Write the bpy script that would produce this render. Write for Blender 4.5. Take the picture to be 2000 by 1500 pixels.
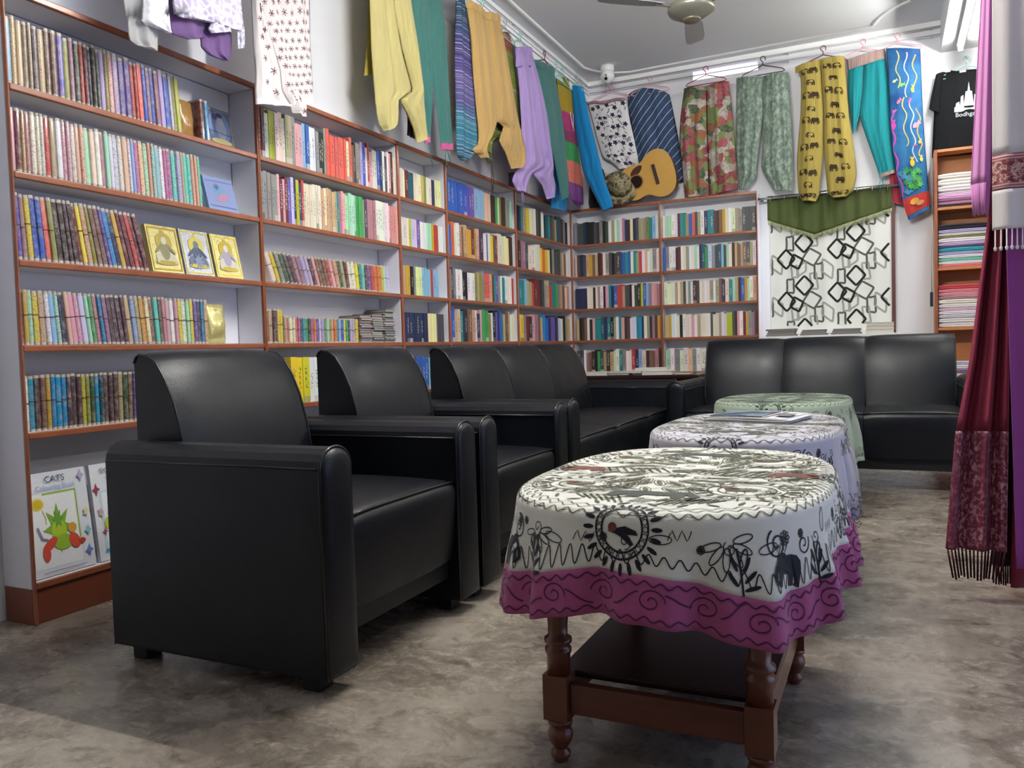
import bpy, math, random
from mathutils import Vector, Matrix
random.seed(7)
scn = bpy.context.scene
for o in list(bpy.data.objects): bpy.data.objects.remove(o)
COL = scn.collection
R = math.radians

# ------------------------------------------------------------------ camera
YAW, PITCH, ROLL, FPX, CAMH = -.4388, -.0430, .0293, 1572.4, .85
def cam_axes():
    f = Vector((math.sin(YAW)*math.cos(PITCH), math.cos(YAW)*math.cos(PITCH), math.sin(PITCH)))
    r = Vector((math.cos(YAW), -math.sin(YAW), 0)); d = f.cross(r)
    c, s = math.cos(ROLL), math.sin(ROLL)
    return c*r+s*d, -s*r+c*d, f
cr, cd, cf = cam_axes()
cam = bpy.data.objects.new('camera', bpy.data.cameras.new('camera')); COL.objects.link(cam)
cam.matrix_world = Matrix(((cr.x, -cd.x, -cf.x, 0), (cr.y, -cd.y, -cf.y, 0), (cr.z, -cd.z, -cf.z, CAMH), (0, 0, 0, 1)))
cam.data.sensor_width = 36; cam.data.lens = FPX/2000*36; cam.data.clip_start = .02
scn.camera = cam

# ------------------------------------------------------------------ world, lamps, exposure
w = bpy.data.worlds.new('world'); scn.world = w; w.use_nodes = True
w.node_tree.nodes['Background'].inputs[0].default_value = (.54, .66, 1.0, 1)
w.node_tree.nodes['Background'].inputs[1].default_value = 1.05
TUBES = [  # fluorescent battens: (x, y, z, rotation, watts); only the first is in view, the last two are unseen lamps added as fill
    (.47, 5.95, 2.88, 90, 30), (-.80, 2.70, 2.74, 0, 108), (1.3, 4.2, 2.88, 90, 24), (.3, -.5, 2.85, 0, 6)]
TUBE_COL = (1.0, .985, .92)
vs = scn.view_settings
vs.view_transform = 'Standard'; vs.look = 'None'; vs.exposure = 0.78; vs.gamma = 1.0; vs.use_curve_mapping = False

# ------------------------------------------------------------------ materials
def lin(h):
    h = h.lstrip('#'); v = [int(h[i:i+2], 16)/255 for i in (0, 2, 4)]
    return tuple(((x/12.92) if x <= .04045 else ((x+.055)/1.055)**2.4) for x in v)+(1.,)
class NT:
    def __init__(s, name):
        s.m = bpy.data.materials.new(name); s.m.use_nodes = True; s.t = s.m.node_tree
        s.b = s.t.nodes['Principled BSDF']; s.out = s.t.nodes['Material Output']
    def n(s, typ, ins=None, **kw):
        nd = s.t.nodes.new(typ)
        for k, v in kw.items(): setattr(nd, k, v)
        for k, v in (ins or {}).items(): s.set(nd, k, v)
        return nd
    def set(s, nd, k, v):
        if hasattr(v, 'is_output') or isinstance(v, bpy.types.NodeSocket): s.t.links.new(v, nd.inputs[k])
        elif isinstance(v, bpy.types.Node): s.t.links.new(v.outputs[0], nd.inputs[k])
        else: nd.inputs[k].default_value = v
    def math(s, op, a, b=0.0):
        nd = s.n('ShaderNodeMath', operation=op); s.set(nd, 0, a); s.set(nd, 1, b); return nd.outputs[0]
    def mix(s, f, a, b, mode='MIX'):
        nd = s.n('ShaderNodeMix', data_type='RGBA', blend_type=mode); s.set(nd, 0, f); s.set(nd, 6, a); s.set(nd, 7, b); return nd.outputs[2]
    def coord(s, which='Object'):
        return s.n('ShaderNodeTexCoord').outputs[which]
    def mapping(s, co, scale=(1, 1, 1), loc=(0, 0, 0), rot=(0, 0, 0)):
        return s.n('ShaderNodeMapping', {'Vector': co, 'Scale': scale, 'Location': loc, 'Rotation': rot}).outputs[0]
    def noise(s, co, scale, detail=3, rough=.55, out=0):
        return s.n('ShaderNodeTexNoise', {'Vector': co, 'Scale': scale, 'Detail': detail, 'Roughness': rough}).outputs[out]
    def ramp(s, f, stops, interp='LINEAR'):
        nd = s.n('ShaderNodeValToRGB', {'Fac': f}); cr_ = nd.color_ramp; cr_.interpolation = interp
        while len(cr_.elements) < len(stops): cr_.elements.new(.5)
        for e, (p, c) in zip(cr_.elements, stops): e.position = p; e.color = lin(c) if isinstance(c, str) else c
        return nd.outputs[0]
    def bump(s, h, strength=.2, dist=.01):
        nd = s.n('ShaderNodeBump', {'Height': h, 'Strength': strength, 'Distance': dist}); s.t.links.new(nd.outputs[0], s.b.inputs['Normal'])
    def fin(s, col=None, rough=.6, spec=.5, **kw):
        if col is not None: s.set(s.b, 'Base Color', lin(col) if isinstance(col, str) else col)
        s.set(s.b, 'Roughness', rough); s.b.inputs['Specular IOR Level'].default_value = spec
        for k, v in kw.items(): s.set(s.b, k.replace('_', ' '), v)
        return s.m
def plain(name, col, rough=.6, spec=.5, var=.12, vscale=6., bump=0., bscale=60., **kw):
    t = NT(name); co = t.coord()
    c = lin(col); d = tuple(x*(1-var) for x in c[:3])+(1,)
    base = t.mix(t.noise(co, vscale, 4), d, c)
    if bump: t.bump(t.noise(co, bscale, 3), bump, .004)
    return t.fin(base, rough, spec, **kw)
M = {}
def fold_bump(t, co, k=1.):
    # long hanging creases plus weave
    a = t.noise(t.mapping(co, (1, 1, .10)), 26, 3, .5); b = t.noise(t.mapping(co, (1, 1, .22)), 9, 3, .6); c = t.noise(co, 260, 2)
    h = t.math('ADD', t.math('ADD', t.math('MULTIPLY', a, .6), t.math('MULTIPLY', b, 1.3)), t.math('MULTIPLY', c, .03)); t.bump(h, .55*k, .030)
def cloth_mat(name, col, var=.2, rough=.85, weave=260., sheen=.15, vscale=9., transl=0., folds=0.):
    t = NT(name); co = t.coord(); c = lin(col); d = tuple(x*(1-var) for x in c[:3])+(1,)
    hgt = t.noise(co, weave, 2)
    if folds: fold_bump(t, co, folds)
    else: t.bump(hgt, .12, .002)
    t.b.inputs['Sheen Weight'].default_value = sheen
    base = t.mix(t.noise(t.mapping(co, (1, 1, .25)), vscale, 4), d, c)
    if transl: # thin cloth lets part of the light through
        tb = t.n('ShaderNodeBsdfTranslucent', {'Color': base}); mx = t.n('ShaderNodeMixShader', {0: transl}); t.t.links.new(t.b.outputs[0], mx.inputs[1]); t.t.links.new(tb.outputs[0], mx.inputs[2]); t.t.links.new(mx.outputs[0], t.out.inputs['Surface'])
    return t.fin(base, rough, .25)
# ------------------------------------------------------------------ mesh helpers
class MB:
    def __init__(s): s.v = []; s.f = []; s.mi = []; s.sm = []
    def add(s, vs, fs, mi=0, smooth=False):
        o = len(s.v); s.v += [tuple(x) for x in vs]; s.f += [tuple(i+o for i in f) for f in fs]
        s.mi += [mi]*len(fs); s.sm += [smooth]*len(fs); return s
    def box(s, x0, x1, y0, y1, z0, z1, mi=0):
        return s.add([(x0, y0, z0), (x1, y0, z0), (x1, y1, z0), (x0, y1, z0), (x0, y0, z1), (x1, y0, z1), (x1, y1, z1), (x0, y1, z1)],
                     [(0, 3, 2, 1), (4, 5, 6, 7), (0, 1, 5, 4), (1, 2, 6, 5), (2, 3, 7, 6), (3, 0, 4, 7)], mi)
    def prism(s, poly, a0, a1, axis='y', mi=0, smooth=False):
        # poly: 2-D outline, extruded along axis
        n = len(poly)
        def P(p, a): return {'x': (a, p[0], p[1]), 'y': (p[0], a, p[1]), 'z': (p[0], p[1], a)}[axis]
        vs = [P(p, a0) for p in poly]+[P(p, a1) for p in poly]
        s.add(vs, [(i, (i+1) % n, n+(i+1) % n, n+i) for i in range(n)], mi, smooth)
        s.add(vs, [tuple(range(n))[::-1], tuple(range(n, 2*n))], mi); return s
    def tube(s, pts, r, seg=8, mi=0, closed=False, cap=True):
        pts = [Vector(p) for p in pts]; n = len(pts); rs = r if isinstance(r, (list, tuple)) else [r]*n
        vs = []; up = None
        for i in range(n):
            a = pts[(i-1) % n] if (closed or i > 0) else pts[i]; b = pts[(i+1) % n] if (closed or i < n-1) else pts[i]
            t = (b-a).normalized() if (b-a).length > 1e-9 else Vector((0, 0, 1))
            if up is None: up = Vector((0, 0, 1)) if abs(t.z) < .9 else Vector((1, 0, 0))
            sd = t.cross(up)
            if sd.length < 1e-6: sd = t.orthogonal()
            sd.normalize(); up = sd.cross(t).normalized()
            for k in range(seg):
                q = 2*math.pi*k/seg; vs.append(pts[i]+(sd*math.cos(q)+up*math.sin(q))*rs[i])
        fs = []
        for i in range(n if closed else n-1):
            j = (i+1) % n
            fs += [(i*seg+k, i*seg+(k+1) % seg, j*seg+(k+1) % seg, j*seg+k) for k in range(seg)]
        s.add(vs, fs, mi, True)
        if cap and not closed:
            o = len(s.v)-len(vs)
            s.f += [tuple(o+k for k in range(seg))[::-1], tuple(o+(n-1)*seg+k for k in range(seg))]; s.mi += [mi]*2; s.sm += [False]*2
        return s
    def lathe(s, prof, seg=20, c=(0, 0, 0), mi=0, M4=None):
        vs = []; n = len(prof)
        for r, z in prof:
            for k in range(seg):
                q = 2*math.pi*k/seg; p = Vector((r*math.cos(q), r*math.sin(q), z))
                vs.append((M4 @ p if M4 else p)+Vector(c))
        fs = [(i*seg+k, i*seg+(k+1) % seg, (i+1)*seg+(k+1) % seg, (i+1)*seg+k) for i in range(n-1) for k in range(seg)]
        s.add(vs, fs, mi, True)
        o = len(s.v)-len(vs)
        s.f += [tuple(o+k for k in range(seg))[::-1], tuple(o+(n-1)*seg+k for k in range(seg))]; s.mi += [mi]*2; s.sm += [False]*2
        return s
    def grid(s, rows, mi=0, smooth=True, closed=False):
        o = len(s.v); n = len(rows[0])
        for r in rows: s.v += [tuple(p) for p in r]
        m = n if closed else n-1
        for i in range(len(rows)-1):
            for k in range(m):
                s.f.append((o+i*n+k, o+i*n+(k+1) % n, o+(i+1)*n+(k+1) % n, o+(i+1)*n+k)); s.mi.append(mi); s.sm.append(smooth)
        return s
    def mesh(s, name, mats):
        me = bpy.data.meshes.new(name); me.from_pydata(s.v, [], s.f)
        for m in (mats if isinstance(mats, (list, tuple)) else [mats]): me.materials.append(m)
        me.polygons.foreach_set('material_index', s.mi); me.polygons.foreach_set('use_smooth', s.sm); me.update()
        return me
    def build(s, name, mats, parent=None, bevel=0, seg=2, subsurf=0, loc=None):
        o = bpy.data.objects.new(name, s.mesh(name, mats)); COL.objects.link(o)
        if parent: o.parent = parent
        if loc is not None: o.location = loc
        if bevel:
            b = o.modifiers.new('bevel', 'BEVEL'); b.width = bevel; b.segments = seg; b.limit_method = 'ANGLE'; b.angle_limit = R(40); b.harden_normals = False
        if subsurf:
            b = o.modifiers.new('sub', 'SUBSURF'); b.levels = subsurf; b.render_levels = subsurf
        return o
def tag(o, label=None, cat=None, group=None, kind=None):
    for k, v in (('label', label), ('category', cat), ('group', group), ('kind', kind)):
        if v: o[k] = v
    return o
def empty(name, loc=(0, 0, 0), rz=0., label=None, cat=None, group=None):
    o = bpy.data.objects.new(name, None); COL.objects.link(o); o.location = loc; o.rotation_euler = (0, 0, rz); o.empty_display_size = .05
    return tag(o, label, cat, group)
def struct(name, mb, mat, label, bevel=0):
    return tag(mb.build(name, mat, bevel=bevel), label, kind='structure')
def copy_tree(o, parent=None):
    c = o.copy(); COL.objects.link(c)
    if parent is not None: c.parent = parent
    for ch in o.children: copy_tree(ch, c)
    return c
def smooth_all(mb): mb.sm = [True]*len(mb.f); return mb
def lerp(a, b, t): return a+(b-a)*t

TEXTS = {}
for body in ('CATS', 'Colouring Book', 'SIGNS OF THE', 'Bodhgaya'):   # flat lettering meshes, unit size
    c_ = bpy.data.curves.new('text', 'FONT'); c_.body = body; c_.size = 1.0; c_.align_x = 'CENTER'; c_.resolution_u = 4
    o_ = bpy.data.objects.new('text', c_); COL.objects.link(o_); bpy.context.view_layer.update()
    TEXTS[body] = bpy.data.meshes.new_from_object(o_.evaluated_get(bpy.context.evaluated_depsgraph_get())); bpy.data.objects.remove(o_)
# ------------------------------------------------------------------ the room
t = NT('concrete_floor'); co = t.coord()
wv = t.n('ShaderNodeVectorMath', {0: co, 1: t.n('ShaderNodeVectorMath', {0: t.noise(co, 5, 3, .6, 1), 1: (.22, .22, .22)}, operation='MULTIPLY').outputs[0]}, operation='ADD').outputs[0]
n1 = t.noise(wv, 1.5, 9, .72); n2 = t.noise(t.mapping(wv, (1, 1.7, 1)), 4.2, 10, .74); n3 = t.noise(co, 45, 6, .7); n4 = t.noise(wv, 13, 6, .7)
base = t.ramp(n1, [(.28, '#665c54'), (.42, '#8a7f74'), (.55, '#a0968a'), (.72, '#b5ab9e')])
dark = t.ramp(n2, [(.33, '#4c433d'), (.43, '#8f857c'), (.50, '#f4f0ea'), (.62, '#ffffff')])
c1 = t.mix(.5, base, dark, 'MULTIPLY'); c1 = t.mix(.35, c1, t.ramp(n3, [(.35, '#777069'), (.62, '#ffffff')]), 'MULTIPLY'); c1 = t.mix(.45, c1, t.ramp(n4, [(.36, '#6a625b'), (.48, '#ffffff')]), 'MULTIPLY')
t.bump(n4, .04, .008); M['floor'] = t.fin(c1, t.ramp(n2, [(.3, (.20, .20, .20, 1)), (.7, (.33, .33, .33, 1))]), .5)
M['wall'] = plain('wall_paint', '#e9e9ee', .75, .3, .05, 2, .05, 90)
M['wall2'] = plain('bounce_cut_wall_paint', '#7c7874', .8, .2, .08, 2)  # dark tone given to the unseen walls to cut bounced light
M['ceil'] = plain('ceiling_paint', '#e2e5e9', .8, .2, .10, 1.2, .05, 60)
M['mold'] = plain('plaster_white', '#eeeeee', .7, .3, .03)
M['skirt'] = plain('dark_red_skirting', '#4a2a26', .5, .4, .2)
XL, YB, ZC, ZL = -2.57, 6.80, 3.16, 2.93
struct('floor', MB().box(-2.9, 1.9, -1.6, 7.0, -.1, 0), M['floor'], 'mottled grey brown polished concrete floor')
mb = MB().box(-2.9, -2.668, -1.6, 7.0, 0, 2.04).box(-2.9, XL, -1.6, 7.0, 2.04, ZC)
struct('wall_left', mb, M['wall'], 'white painted wall above the long row of bookcases')
WX0, WX1, WZ0, WZ1 = -.84, .0, .90, 2.0                # window opening behind the curtain
TX0, TX1, TZ0, TZ1 = -1.454, -.934, 3.030, 3.104         # slot ventilator
mb = MB()
for (a, b, c, d) in [(XL, TX0, 0, ZC), (TX0, TX1, 0, TZ0), (TX0, TX1, TZ1, ZC), (TX1, WX0, 0, ZC), (WX0, WX1, 0, WZ0), (WX0, WX1, WZ1, ZC), (WX1, 1.9, 0, ZC)]:
    mb.box(a, b, YB, YB+.2, c, d)
struct('wall_back', mb, M['wall'], 'white back wall with garments hanging along its top')
struct('wall_right', MB().box(1.9, 2.1, -1.6, .8, 0, ZC).box(1.9, 2.1, 3.4, 7.0, 0, ZC).box(1.9, 2.1, .8, 3.4, 2.35, ZC), M['wall2'], 'unseen side wall darkened to cut bounce, with a guessed opening for daylight')  # opening is a guess, added and placed to let daylight in
mb = MB().box(-2.9, 2.1, -1.8, -1.6, 0, ZC)
struct('wall_front', mb, M['wall2'], 'unseen wall closing the near end of the room, darkened to cut bounce')
struct('ceiling', MB().box(-2.9, .36, -1.8, 7.0, ZC, ZC+.15), M['ceil'], 'grey painted ceiling with plaster moulding')
struct('ceiling_lower', MB().box(.36, 2.1, -1.8, 7.0, ZL, ZC+.15), M['ceil'], 'lower grey ceiling strip over the shawl side')
struct('trim_1', MB().box(XL, -2.364, -1.6, YB, 2.985, ZC).box(-2.364, -2.350, -1.6, YB, 3.075, 3.09), M['wall'], 'white boxed cornice running above the bookcases')
struct('trim_2', MB().box(-2.364, .36, YB-.022, YB, 3.112, ZC).box(-2.364, .36, YB-.014, YB, 3.108, 3.114), M['mold'], 'thin white cornice along the top of the back wall')
# plaster moulding on the ceiling: half-round strip following the ornamental outline
def arc(p, q, bulge, n=10):
    p, q = Vector(p), Vector(q); d = q-p; nrm = Vector((-d.y, d.x)).normalized()
    return [p+d*(i/n)+nrm*bulge*math.sin(math.pi*i/n) for i in range(n+1)]
pts = [Vector((-2.22, -1.5)), Vector((-2.27, 6.40))]+arc((-2.27, 6.40), (-1.96, 6.70), .06)+[Vector((-1.96, 6.70)), Vector((-.09, 6.64))]+arc((-.09, 6.64), (.16, 6.28), -.05)
pp = [pts[0]]
for q in pts[1:]:
    if (q-pp[-1]).length > 1e-4: pp.append(q)
rows = [[(p.x, p.y, 0) for p in pp]]
mb = MB(); L_ = []; 
for i, p in enumerate(pp):
    a = pp[max(0, i-1)]; b = pp[min(len(pp)-1, i+1)]; d = (b-a).normalized(); nr = Vector((-d.y, d.x))
    L_.append([(p.x+nr.x*k, p.y+nr.y*k, ZC-h) for k, h in ((-.017, -.002), (-.014, .008), (-.005, .011), (.005, .011), (.014, .008), (.017, -.002))])
struct('trim_3', MB().grid(L_, smooth=True), M['mold'], 'white plaster moulding line curving across the ceiling corner')
struct('baseboard_back', MB().box(-.9, 1.9, YB-.012, YB, 0, .12), M['skirt'], 'dark skirting along the back wall')

# windows
M['winframe'] = plain('red_brown_paint', '#5f3027', .45, .5, .2)
t = NT('bright_daylight_pane'); t.fin('#f4f6ff', .3, .4, Emission_Color=lin('#f3f5ff'), Emission_Strength=1.6); M['daypane'] = t.m
wn = tag(MB().box(WX0, WX0+.04, YB+.06, YB+.12, WZ0, WZ1).box(WX1-.04, WX1, YB+.06, YB+.12, WZ0, WZ1).box(WX0, WX1, YB+.06, YB+.12, WZ0, WZ0+.04).box(WX0, WX1, YB+.06, YB+.12, WZ1-.04, WZ1).box((WX0+WX1)/2-.02, (WX0+WX1)/2+.02, YB+.06, YB+.12, WZ0, WZ1)
         .build('window_1', M['winframe']), 'brown window frame behind the patterned curtain', kind='structure')
MB().box(WX0+.03, WX1-.03, YB+.085, YB+.095, WZ0+.03, WZ1-.03).build('pane', M['daypane'], wn)
MB().box(.022, .048, YB-.05, YB, .8905, 1.96).build('side_casing', M['winframe'], wn)
sl = MB().box(-.90, .08, YB-.32, YB, .855, .89).build('sill', M['mold'], wn)
wn2 = tag(MB().box(TX0, TX1, YB+.10, YB+.11, TZ0, TZ1).build('window_2', M['daypane']), 'bright narrow ventilator slot high in the back wall', kind='structure')

# visible and unseen tube battens
M['white_metal'] = plain('white_enamel', '#e8e8ea', .4, .5, .04)
t = NT('lit_tube'); t.fin('#ffffff', .4, .4, Emission_Color=lin('#fffef4'), Emission_Strength=9.0)
def lit(pw):
    t = NT('lit_tube'); return t.fin('#ffffff', .4, .4, Emission_Color=TUBE_COL+(1,), Emission_Strength=pw/(math.pi*.102))
TL = ['lit white tube light above the pink shawl', 'lit white tube light on the main ceiling', 'unseen fill tube light added over the shawl side', 'unseen fill tube light added above the near end of the room']
for i, (x, y, z, a, pw) in enumerate(TUBES):
    e = empty('tube_light', (x, y, z), R(a), TL[i], 'light', 'ceiling tube lights')
    zt = (ZL if x > .36 else ZC)-z
    MB().box(-.62, .62, -.022, .022, .0, .03).build('batten', M['white_metal'], e, .004)
    for sx in (-.4, .4): MB().tube([(sx, 0, .03), (sx, 0, zt)], .005, 8).build('suspension_rod', M['white_metal'], e)
    MB().tube([(-.585, 0, -.02), (.585, 0, -.02)], .014, 12).build('tube', lit(pw), e)
    for sx in (-.6, .6): MB().box(sx-.015, sx+.015, -.016, .016, -.04, .012).build('end_holder', M['white_metal'], e, .003)
# ------------------------------------------------------------------ bookcases
t = NT('varnished_wood_edge'); co = t.coord()
g = t.noise(t.mapping(co, (12, 2.5, 2.5)), 6, 5)
t.bump(t.noise(co, 70, 3), .15, .003)
M['edge'] = t.fin(t.mix(g, lin('#78402c'), lin('#b06a4a')), .28, .5)
M['case'] = plain('lavender_white_laminate', '#e4e3ea', .55, .35, .06, 3)
M['plinth'] = plain('brown_varnished_plinth', '#84452f', .35, .5, .25, 5)
XF, YF, DEP = -2.51, 6.652, .148
SZ = [1.7391, 1.4634, 1.1832, .9094, .6265, .1375]; TOPZ = 2.0343
def mapper(wall):
    if wall == 'L': return lambda a0, a1, d0, d1, z0, z1: (XF-d1, XF-d0, a0, a1, z0, z1)
    return lambda a0, a1, d0, d1, z0, z1: (a0, a1, YF+d0, YF+d1, z0, z1)
def bookcase(wall, a0, a1, label, near_end=False):
    mp = mapper(wall); mid = (a0+a1)/2
    loc = (XF-DEP/2, mid, 0) if wall == 'L' else (mid, YF+DEP/2, 0)
    e = empty('bookcase', loc, 0, label, 'bookcase', 'built-in row of bookcases')
    def piece(name, *bx, band=None, mat='case'):
        b = list(mp(*bx)); m = MB().box(*[b[i]-loc[i//2] for i in range(6)])
        o = m.build(name, M[mat], e, .0015, 1)
        if band:
            b = list(mp(*band)); MB().box(*[b[i]-loc[i//2] for i in range(6)]).build('edge_band', M['edge'], o, .004, 3)
        return o
    T = .0095; th = .022
    for s, (x0, x1) in enumerate(((a0, a0+T), (a1-T, a1))):
        piece('side_panel', x0+.0005, x1-.0005, .009, DEP, 0 if not (near_end and s == 0) else .117, TOPZ-.012, band=(x0+.0005, x1-.0005, -.006, .009, 0, TOPZ-.012))
    if near_end: piece('base_end_cap', a0+.0005, a0+T-.0005, .009, DEP, 0, .1165, mat='plinth')
    piece('top_panel', a0+.0005, a1-.0005, .009, DEP, TOPZ-.011, TOPZ+.011, band=(a0+.0005, a1-.0005, -.007, .009, TOPZ-.0115, TOPZ+.0115))
    piece('back_panel', a0+T, a1-T, DEP+.001, DEP+.008, .02, TOPZ-.012)
    for z in SZ:
        piece('shelf', a0+T+.0005, a1-T-.0005, .009, DEP, z-th, z, band=(a0+T+.0005, a1-T-.0005, -.004, .009, z-th, z))
    piece('plinth', a0+T+.0005, a1-T-.0005, .004, .02, .0, SZ[-1]-th-.0005, mat='plinth')
    return e
UY = [1.664, 2.786, 3.911, 4.454, 5.496, 6.652]; UX = [-2.51, -1.718, -.936]
CN = ['first', 'second', 'narrow third', 'fourth', 'fifth']
bookcase('L', UY[0], UY[1], 'nearest bookcase with red-brown edges, full of wrapped notebooks', True)
bookcase('L', UY[1], UY[2], 'second bookcase with red-brown edges, thin tall books over leaning notebooks')
bookcase('L', UY[2], UY[3], 'narrow third bookcase holding sets of matching cream and blue books')
bookcase('L', UY[3], UY[4], 'fourth bookcase in the row, bright blue set on its top shelf')
bookcase('L', UY[4], UY[5], 'fifth bookcase in the row, ending at the room corner')
bookcase('B', UX[0], UX[1], 'back-wall bookcase in the corner below the guitar')
bookcase('B', UX[1], UX[2], 'back-wall bookcase beside the patterned window curtain')

# ------------------------------------------------------------------ books
PAL = dict(pk=('pink', 'dba3ad'), ro=('rose', 'b8808c'), mg=('magenta', 'b2609c'), rd=('red', 'bb4440'), mr=('maroon', '6c2c36'), pl=('plum', '574049'), br=('brown', '7b5b4d'),
  db=('dark brown', '40302c'), tn=('tan', 'c6a681'), cr=('cream', 'e6dcc6'), wh=('white', 'ebe8e6'), gy=('grey', '8f8e8d'), dg=('dark grey', '4b4b50'), bk=('black', '1e1f25'),
  nv=('navy', '2a3354'), bl=('blue', '3560b8'), lb=('light blue', '8db6d8'), cy=('bright blue', '2692c2'), te=('teal', '2b8689'), tq=('turquoise', '5cc6b8'), mt=('mint', 'a9d8ba'),
  gr=('green', '45a05c'), dn=('dark green', '3a5142'), ol=('olive', '8d8c42'), yg=('yellow-green', 'b9be35'), yl=('yellow', 'e4cc35'), go=('gold', 'cc9f3a'), og=('orange', 'dc7438'),
  co=('coral', 'e3675a'), sa=('salmon', 'df9a87'), pe=('peach', 'e3ba9f'), vi=('violet', '6858aa'), li=('lilac', 'b4a4d1'), lv=('lavender', 'd1cbe8'), mv=('mauve', '9b7487'),
  kh=('khaki', 'a79c7c'), py=('pale yellow', 'efe9ac'), tl=('dark teal', '24586a'))
# wrapped notebook: printed paper under crinkled film
t = NT('wrapped_handmade_paper'); co = t.coord(); oi = t.n('ShaderNodeObjectInfo')
gp = t.n('ShaderNodeNewGeometry').outputs['Position']; rv = t.n('ShaderNodeCombineXYZ', {0: t.math('MULTIPLY', oi.outputs['Random'], 40.), 1: t.math('MULTIPLY', oi.outputs['Random'], 17.), 2: 0.})
gp2 = t.n('ShaderNodeVectorMath', {0: gp, 1: rv.outputs[0]}, operation='ADD').outputs[0]
pat = t.noise(gp2, 55, 4, .65); big = t.noise(t.mapping(gp2, (1, 1, .6)), 9, 3)
col = t.mix(t.ramp(pat, [(.44, (0, 0, 0, 1)), (.66, (.42, .42, .42, 1))]), oi.outputs['Color'], t.mix(big, lin('#7a6450'), lin('#f4ead8')))
sepz = t.n('ShaderNodeSeparateXYZ', {0: co}).outputs[2]
ink = t.math('MULTIPLY', t.math('GREATER_THAN', t.noise(t.mapping(gp2, (1, 60, 130)), 2.2, 2), .57), t.math('GREATER_THAN', t.math('FRACT', t.math('MULTIPLY', oi.outputs['Random'], 7.3)), .45))
col = t.mix(t.math('MULTIPLY', ink, .45), col, lin('#3a3038'))
t.bump(t.noise(t.mapping(gp2, (1, 1, .5)), 75, 5, .7), .55, .004)
M['wrap'] = t.fin(col, .30, .6, Coat_Weight=.7, Coat_Roughness=.10)
M['pages'] = plain('page_edges', '#d8d0c4', .8, .2, .25, 60)
M['tips'] = plain('pale_spine_ends', '#cfc5bb', .45, .5, .3, 40)
M['cord'] = plain('dark_cord', '#6a4a44', .6, .3)
# plain printed book
def spine_print(t, colsock, rnd, co):
    s = t.n('ShaderNodeSeparateXYZ', {0: co}); y = s.outputs[1]; z = s.outputs[2]
    inz = t.math('MULTIPLY', t.math('GREATER_THAN', z, .3), t.math('LESS_THAN', z, t.math('ADD', .6, t.math('MULTIPLY', rnd, .3))))
    iny = t.math('LESS_THAN', t.math('ABSOLUTE', t.math('SUBTRACT', y, .5)), .22)
    wob = t.n('ShaderNodeCombineXYZ', {0: 0., 1: t.math('MULTIPLY', y, 2.), 2: t.math('ADD', t.math('MULTIPLY', z, 34.), t.math('MULTIPLY', rnd, 50.))})
    txt = t.math('GREATER_THAN', t.noise(wob.outputs[0], 1.0, 2), .53)
    f = t.math('MULTIPLY', t.math('MULTIPLY', inz, iny), txt)
    lum = t.n('ShaderNodeRGBToBW', {0: colsock}).outputs[0]
    inkc = t.mix(t.math('GREATER_THAN', lum, .22), lin('#e6dfd0'), lin('#2b2426'))
    band = t.math('MULTIPLY', t.math('LESS_THAN', z, .13), t.math('GREATER_THAN', t.math('FRACT', t.math('MULTIPLY', rnd, 11.7)), .62))
    c = t.mix(t.math('MULTIPLY', band, .6), colsock, t.mix(rnd, lin('#e9e4da'), lin('#27242b')))
    return t.mix(t.math('MULTIPLY', f, .75), c, inkc)
t = NT('printed_book_cover'); oi = t.n('ShaderNodeObjectInfo')
M['cover'] = t.fin(spine_print(t, oi.outputs['Color'], oi.outputs['Random'], t.coord()), .45, .45)
t = NT('distant_book_covers'); at = t.n('ShaderNodeVertexColor', layer_name='Col')
M['cover_far'] = t.fin(at.outputs[0], .5, .4)

# unit meshes: spine face at x=0, body to x=-1, width y 0..1, height z 0..1
def notebook_meshes():
    pr = [(-1, 0), (-.06, 0), (-.015, .12), (.0, .35), (.0, .65), (-.015, .88), (-.06, 1), (-1, 1)]
    mb = MB(); n = len(pr)
    mb.add([(x, y, z) for z in (.05, .95) for x, y in pr], [(i, (i+1) % n, n+(i+1) % n, n+i) for i in range(n)]+[tuple(range(n))[::-1], tuple(range(n, 2*n))])
    cov = mb.mesh('notebook', M['wrap'])
    mb = MB(); q = [(x*.985-.006, .05+y*.90) for x, y in pr]
    mb.add([(x, y, z) for z in (0., 1.) for x, y in q], [(i, (i+1) % n, n+(i+1) % n, n+i) for i in range(n)]+[tuple(range(n))[::-1], tuple(range(n, 2*n))])
    tip = mb.mesh('page_block', M['tips'])
    mb = MB()
    mb.add([(x+(.012 if x > -.5 else 0), .5+(y-.5)*1.06, z) for z in (.520, .536) for x, y in pr], [(i, (i+1) % n, n+(i+1) % n, n+i) for i in range(n)]+[tuple(range(n))[::-1], tuple(range(n, 2*n))])
    pass
    return cov, tip, mb.mesh('cord', M['cord'])
NB = notebook_meshes()
def cshell(w0=0., w1=1., t=.1, sp=.03):
    return [(0, w0), (0, w1), (-1, w1), (-1, w1-t), (-sp, w1-t), (-sp, w0+t), (-1, w0+t), (-1, w0)]
BK = MB().prism(cshell(), 0, 1, 'z').mesh('book', M['cover'])
BKP = MB().box(-.97, -.031, .101, .899, .012, .975).mesh('page_block', M['pages'])
ORD = lambda n: '%d%s' % (n, 'th' if 10 <= n % 100 <= 20 else {1: 'st', 2: 'nd', 3: 'rd'}.get(n % 10, 'th'))
SH = ['top', 'second', 'third', 'fourth', 'fifth', 'bottom']
def parse(s):
    out = []
    for w_ in s.split():
        c, _, k = w_.partition('*'); out += [c]*(int(k) if k else 1)
    return out
SPECS = []      # dict(kind, wall, a, z, w, h, d, inset, lean, code, where, no)
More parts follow.
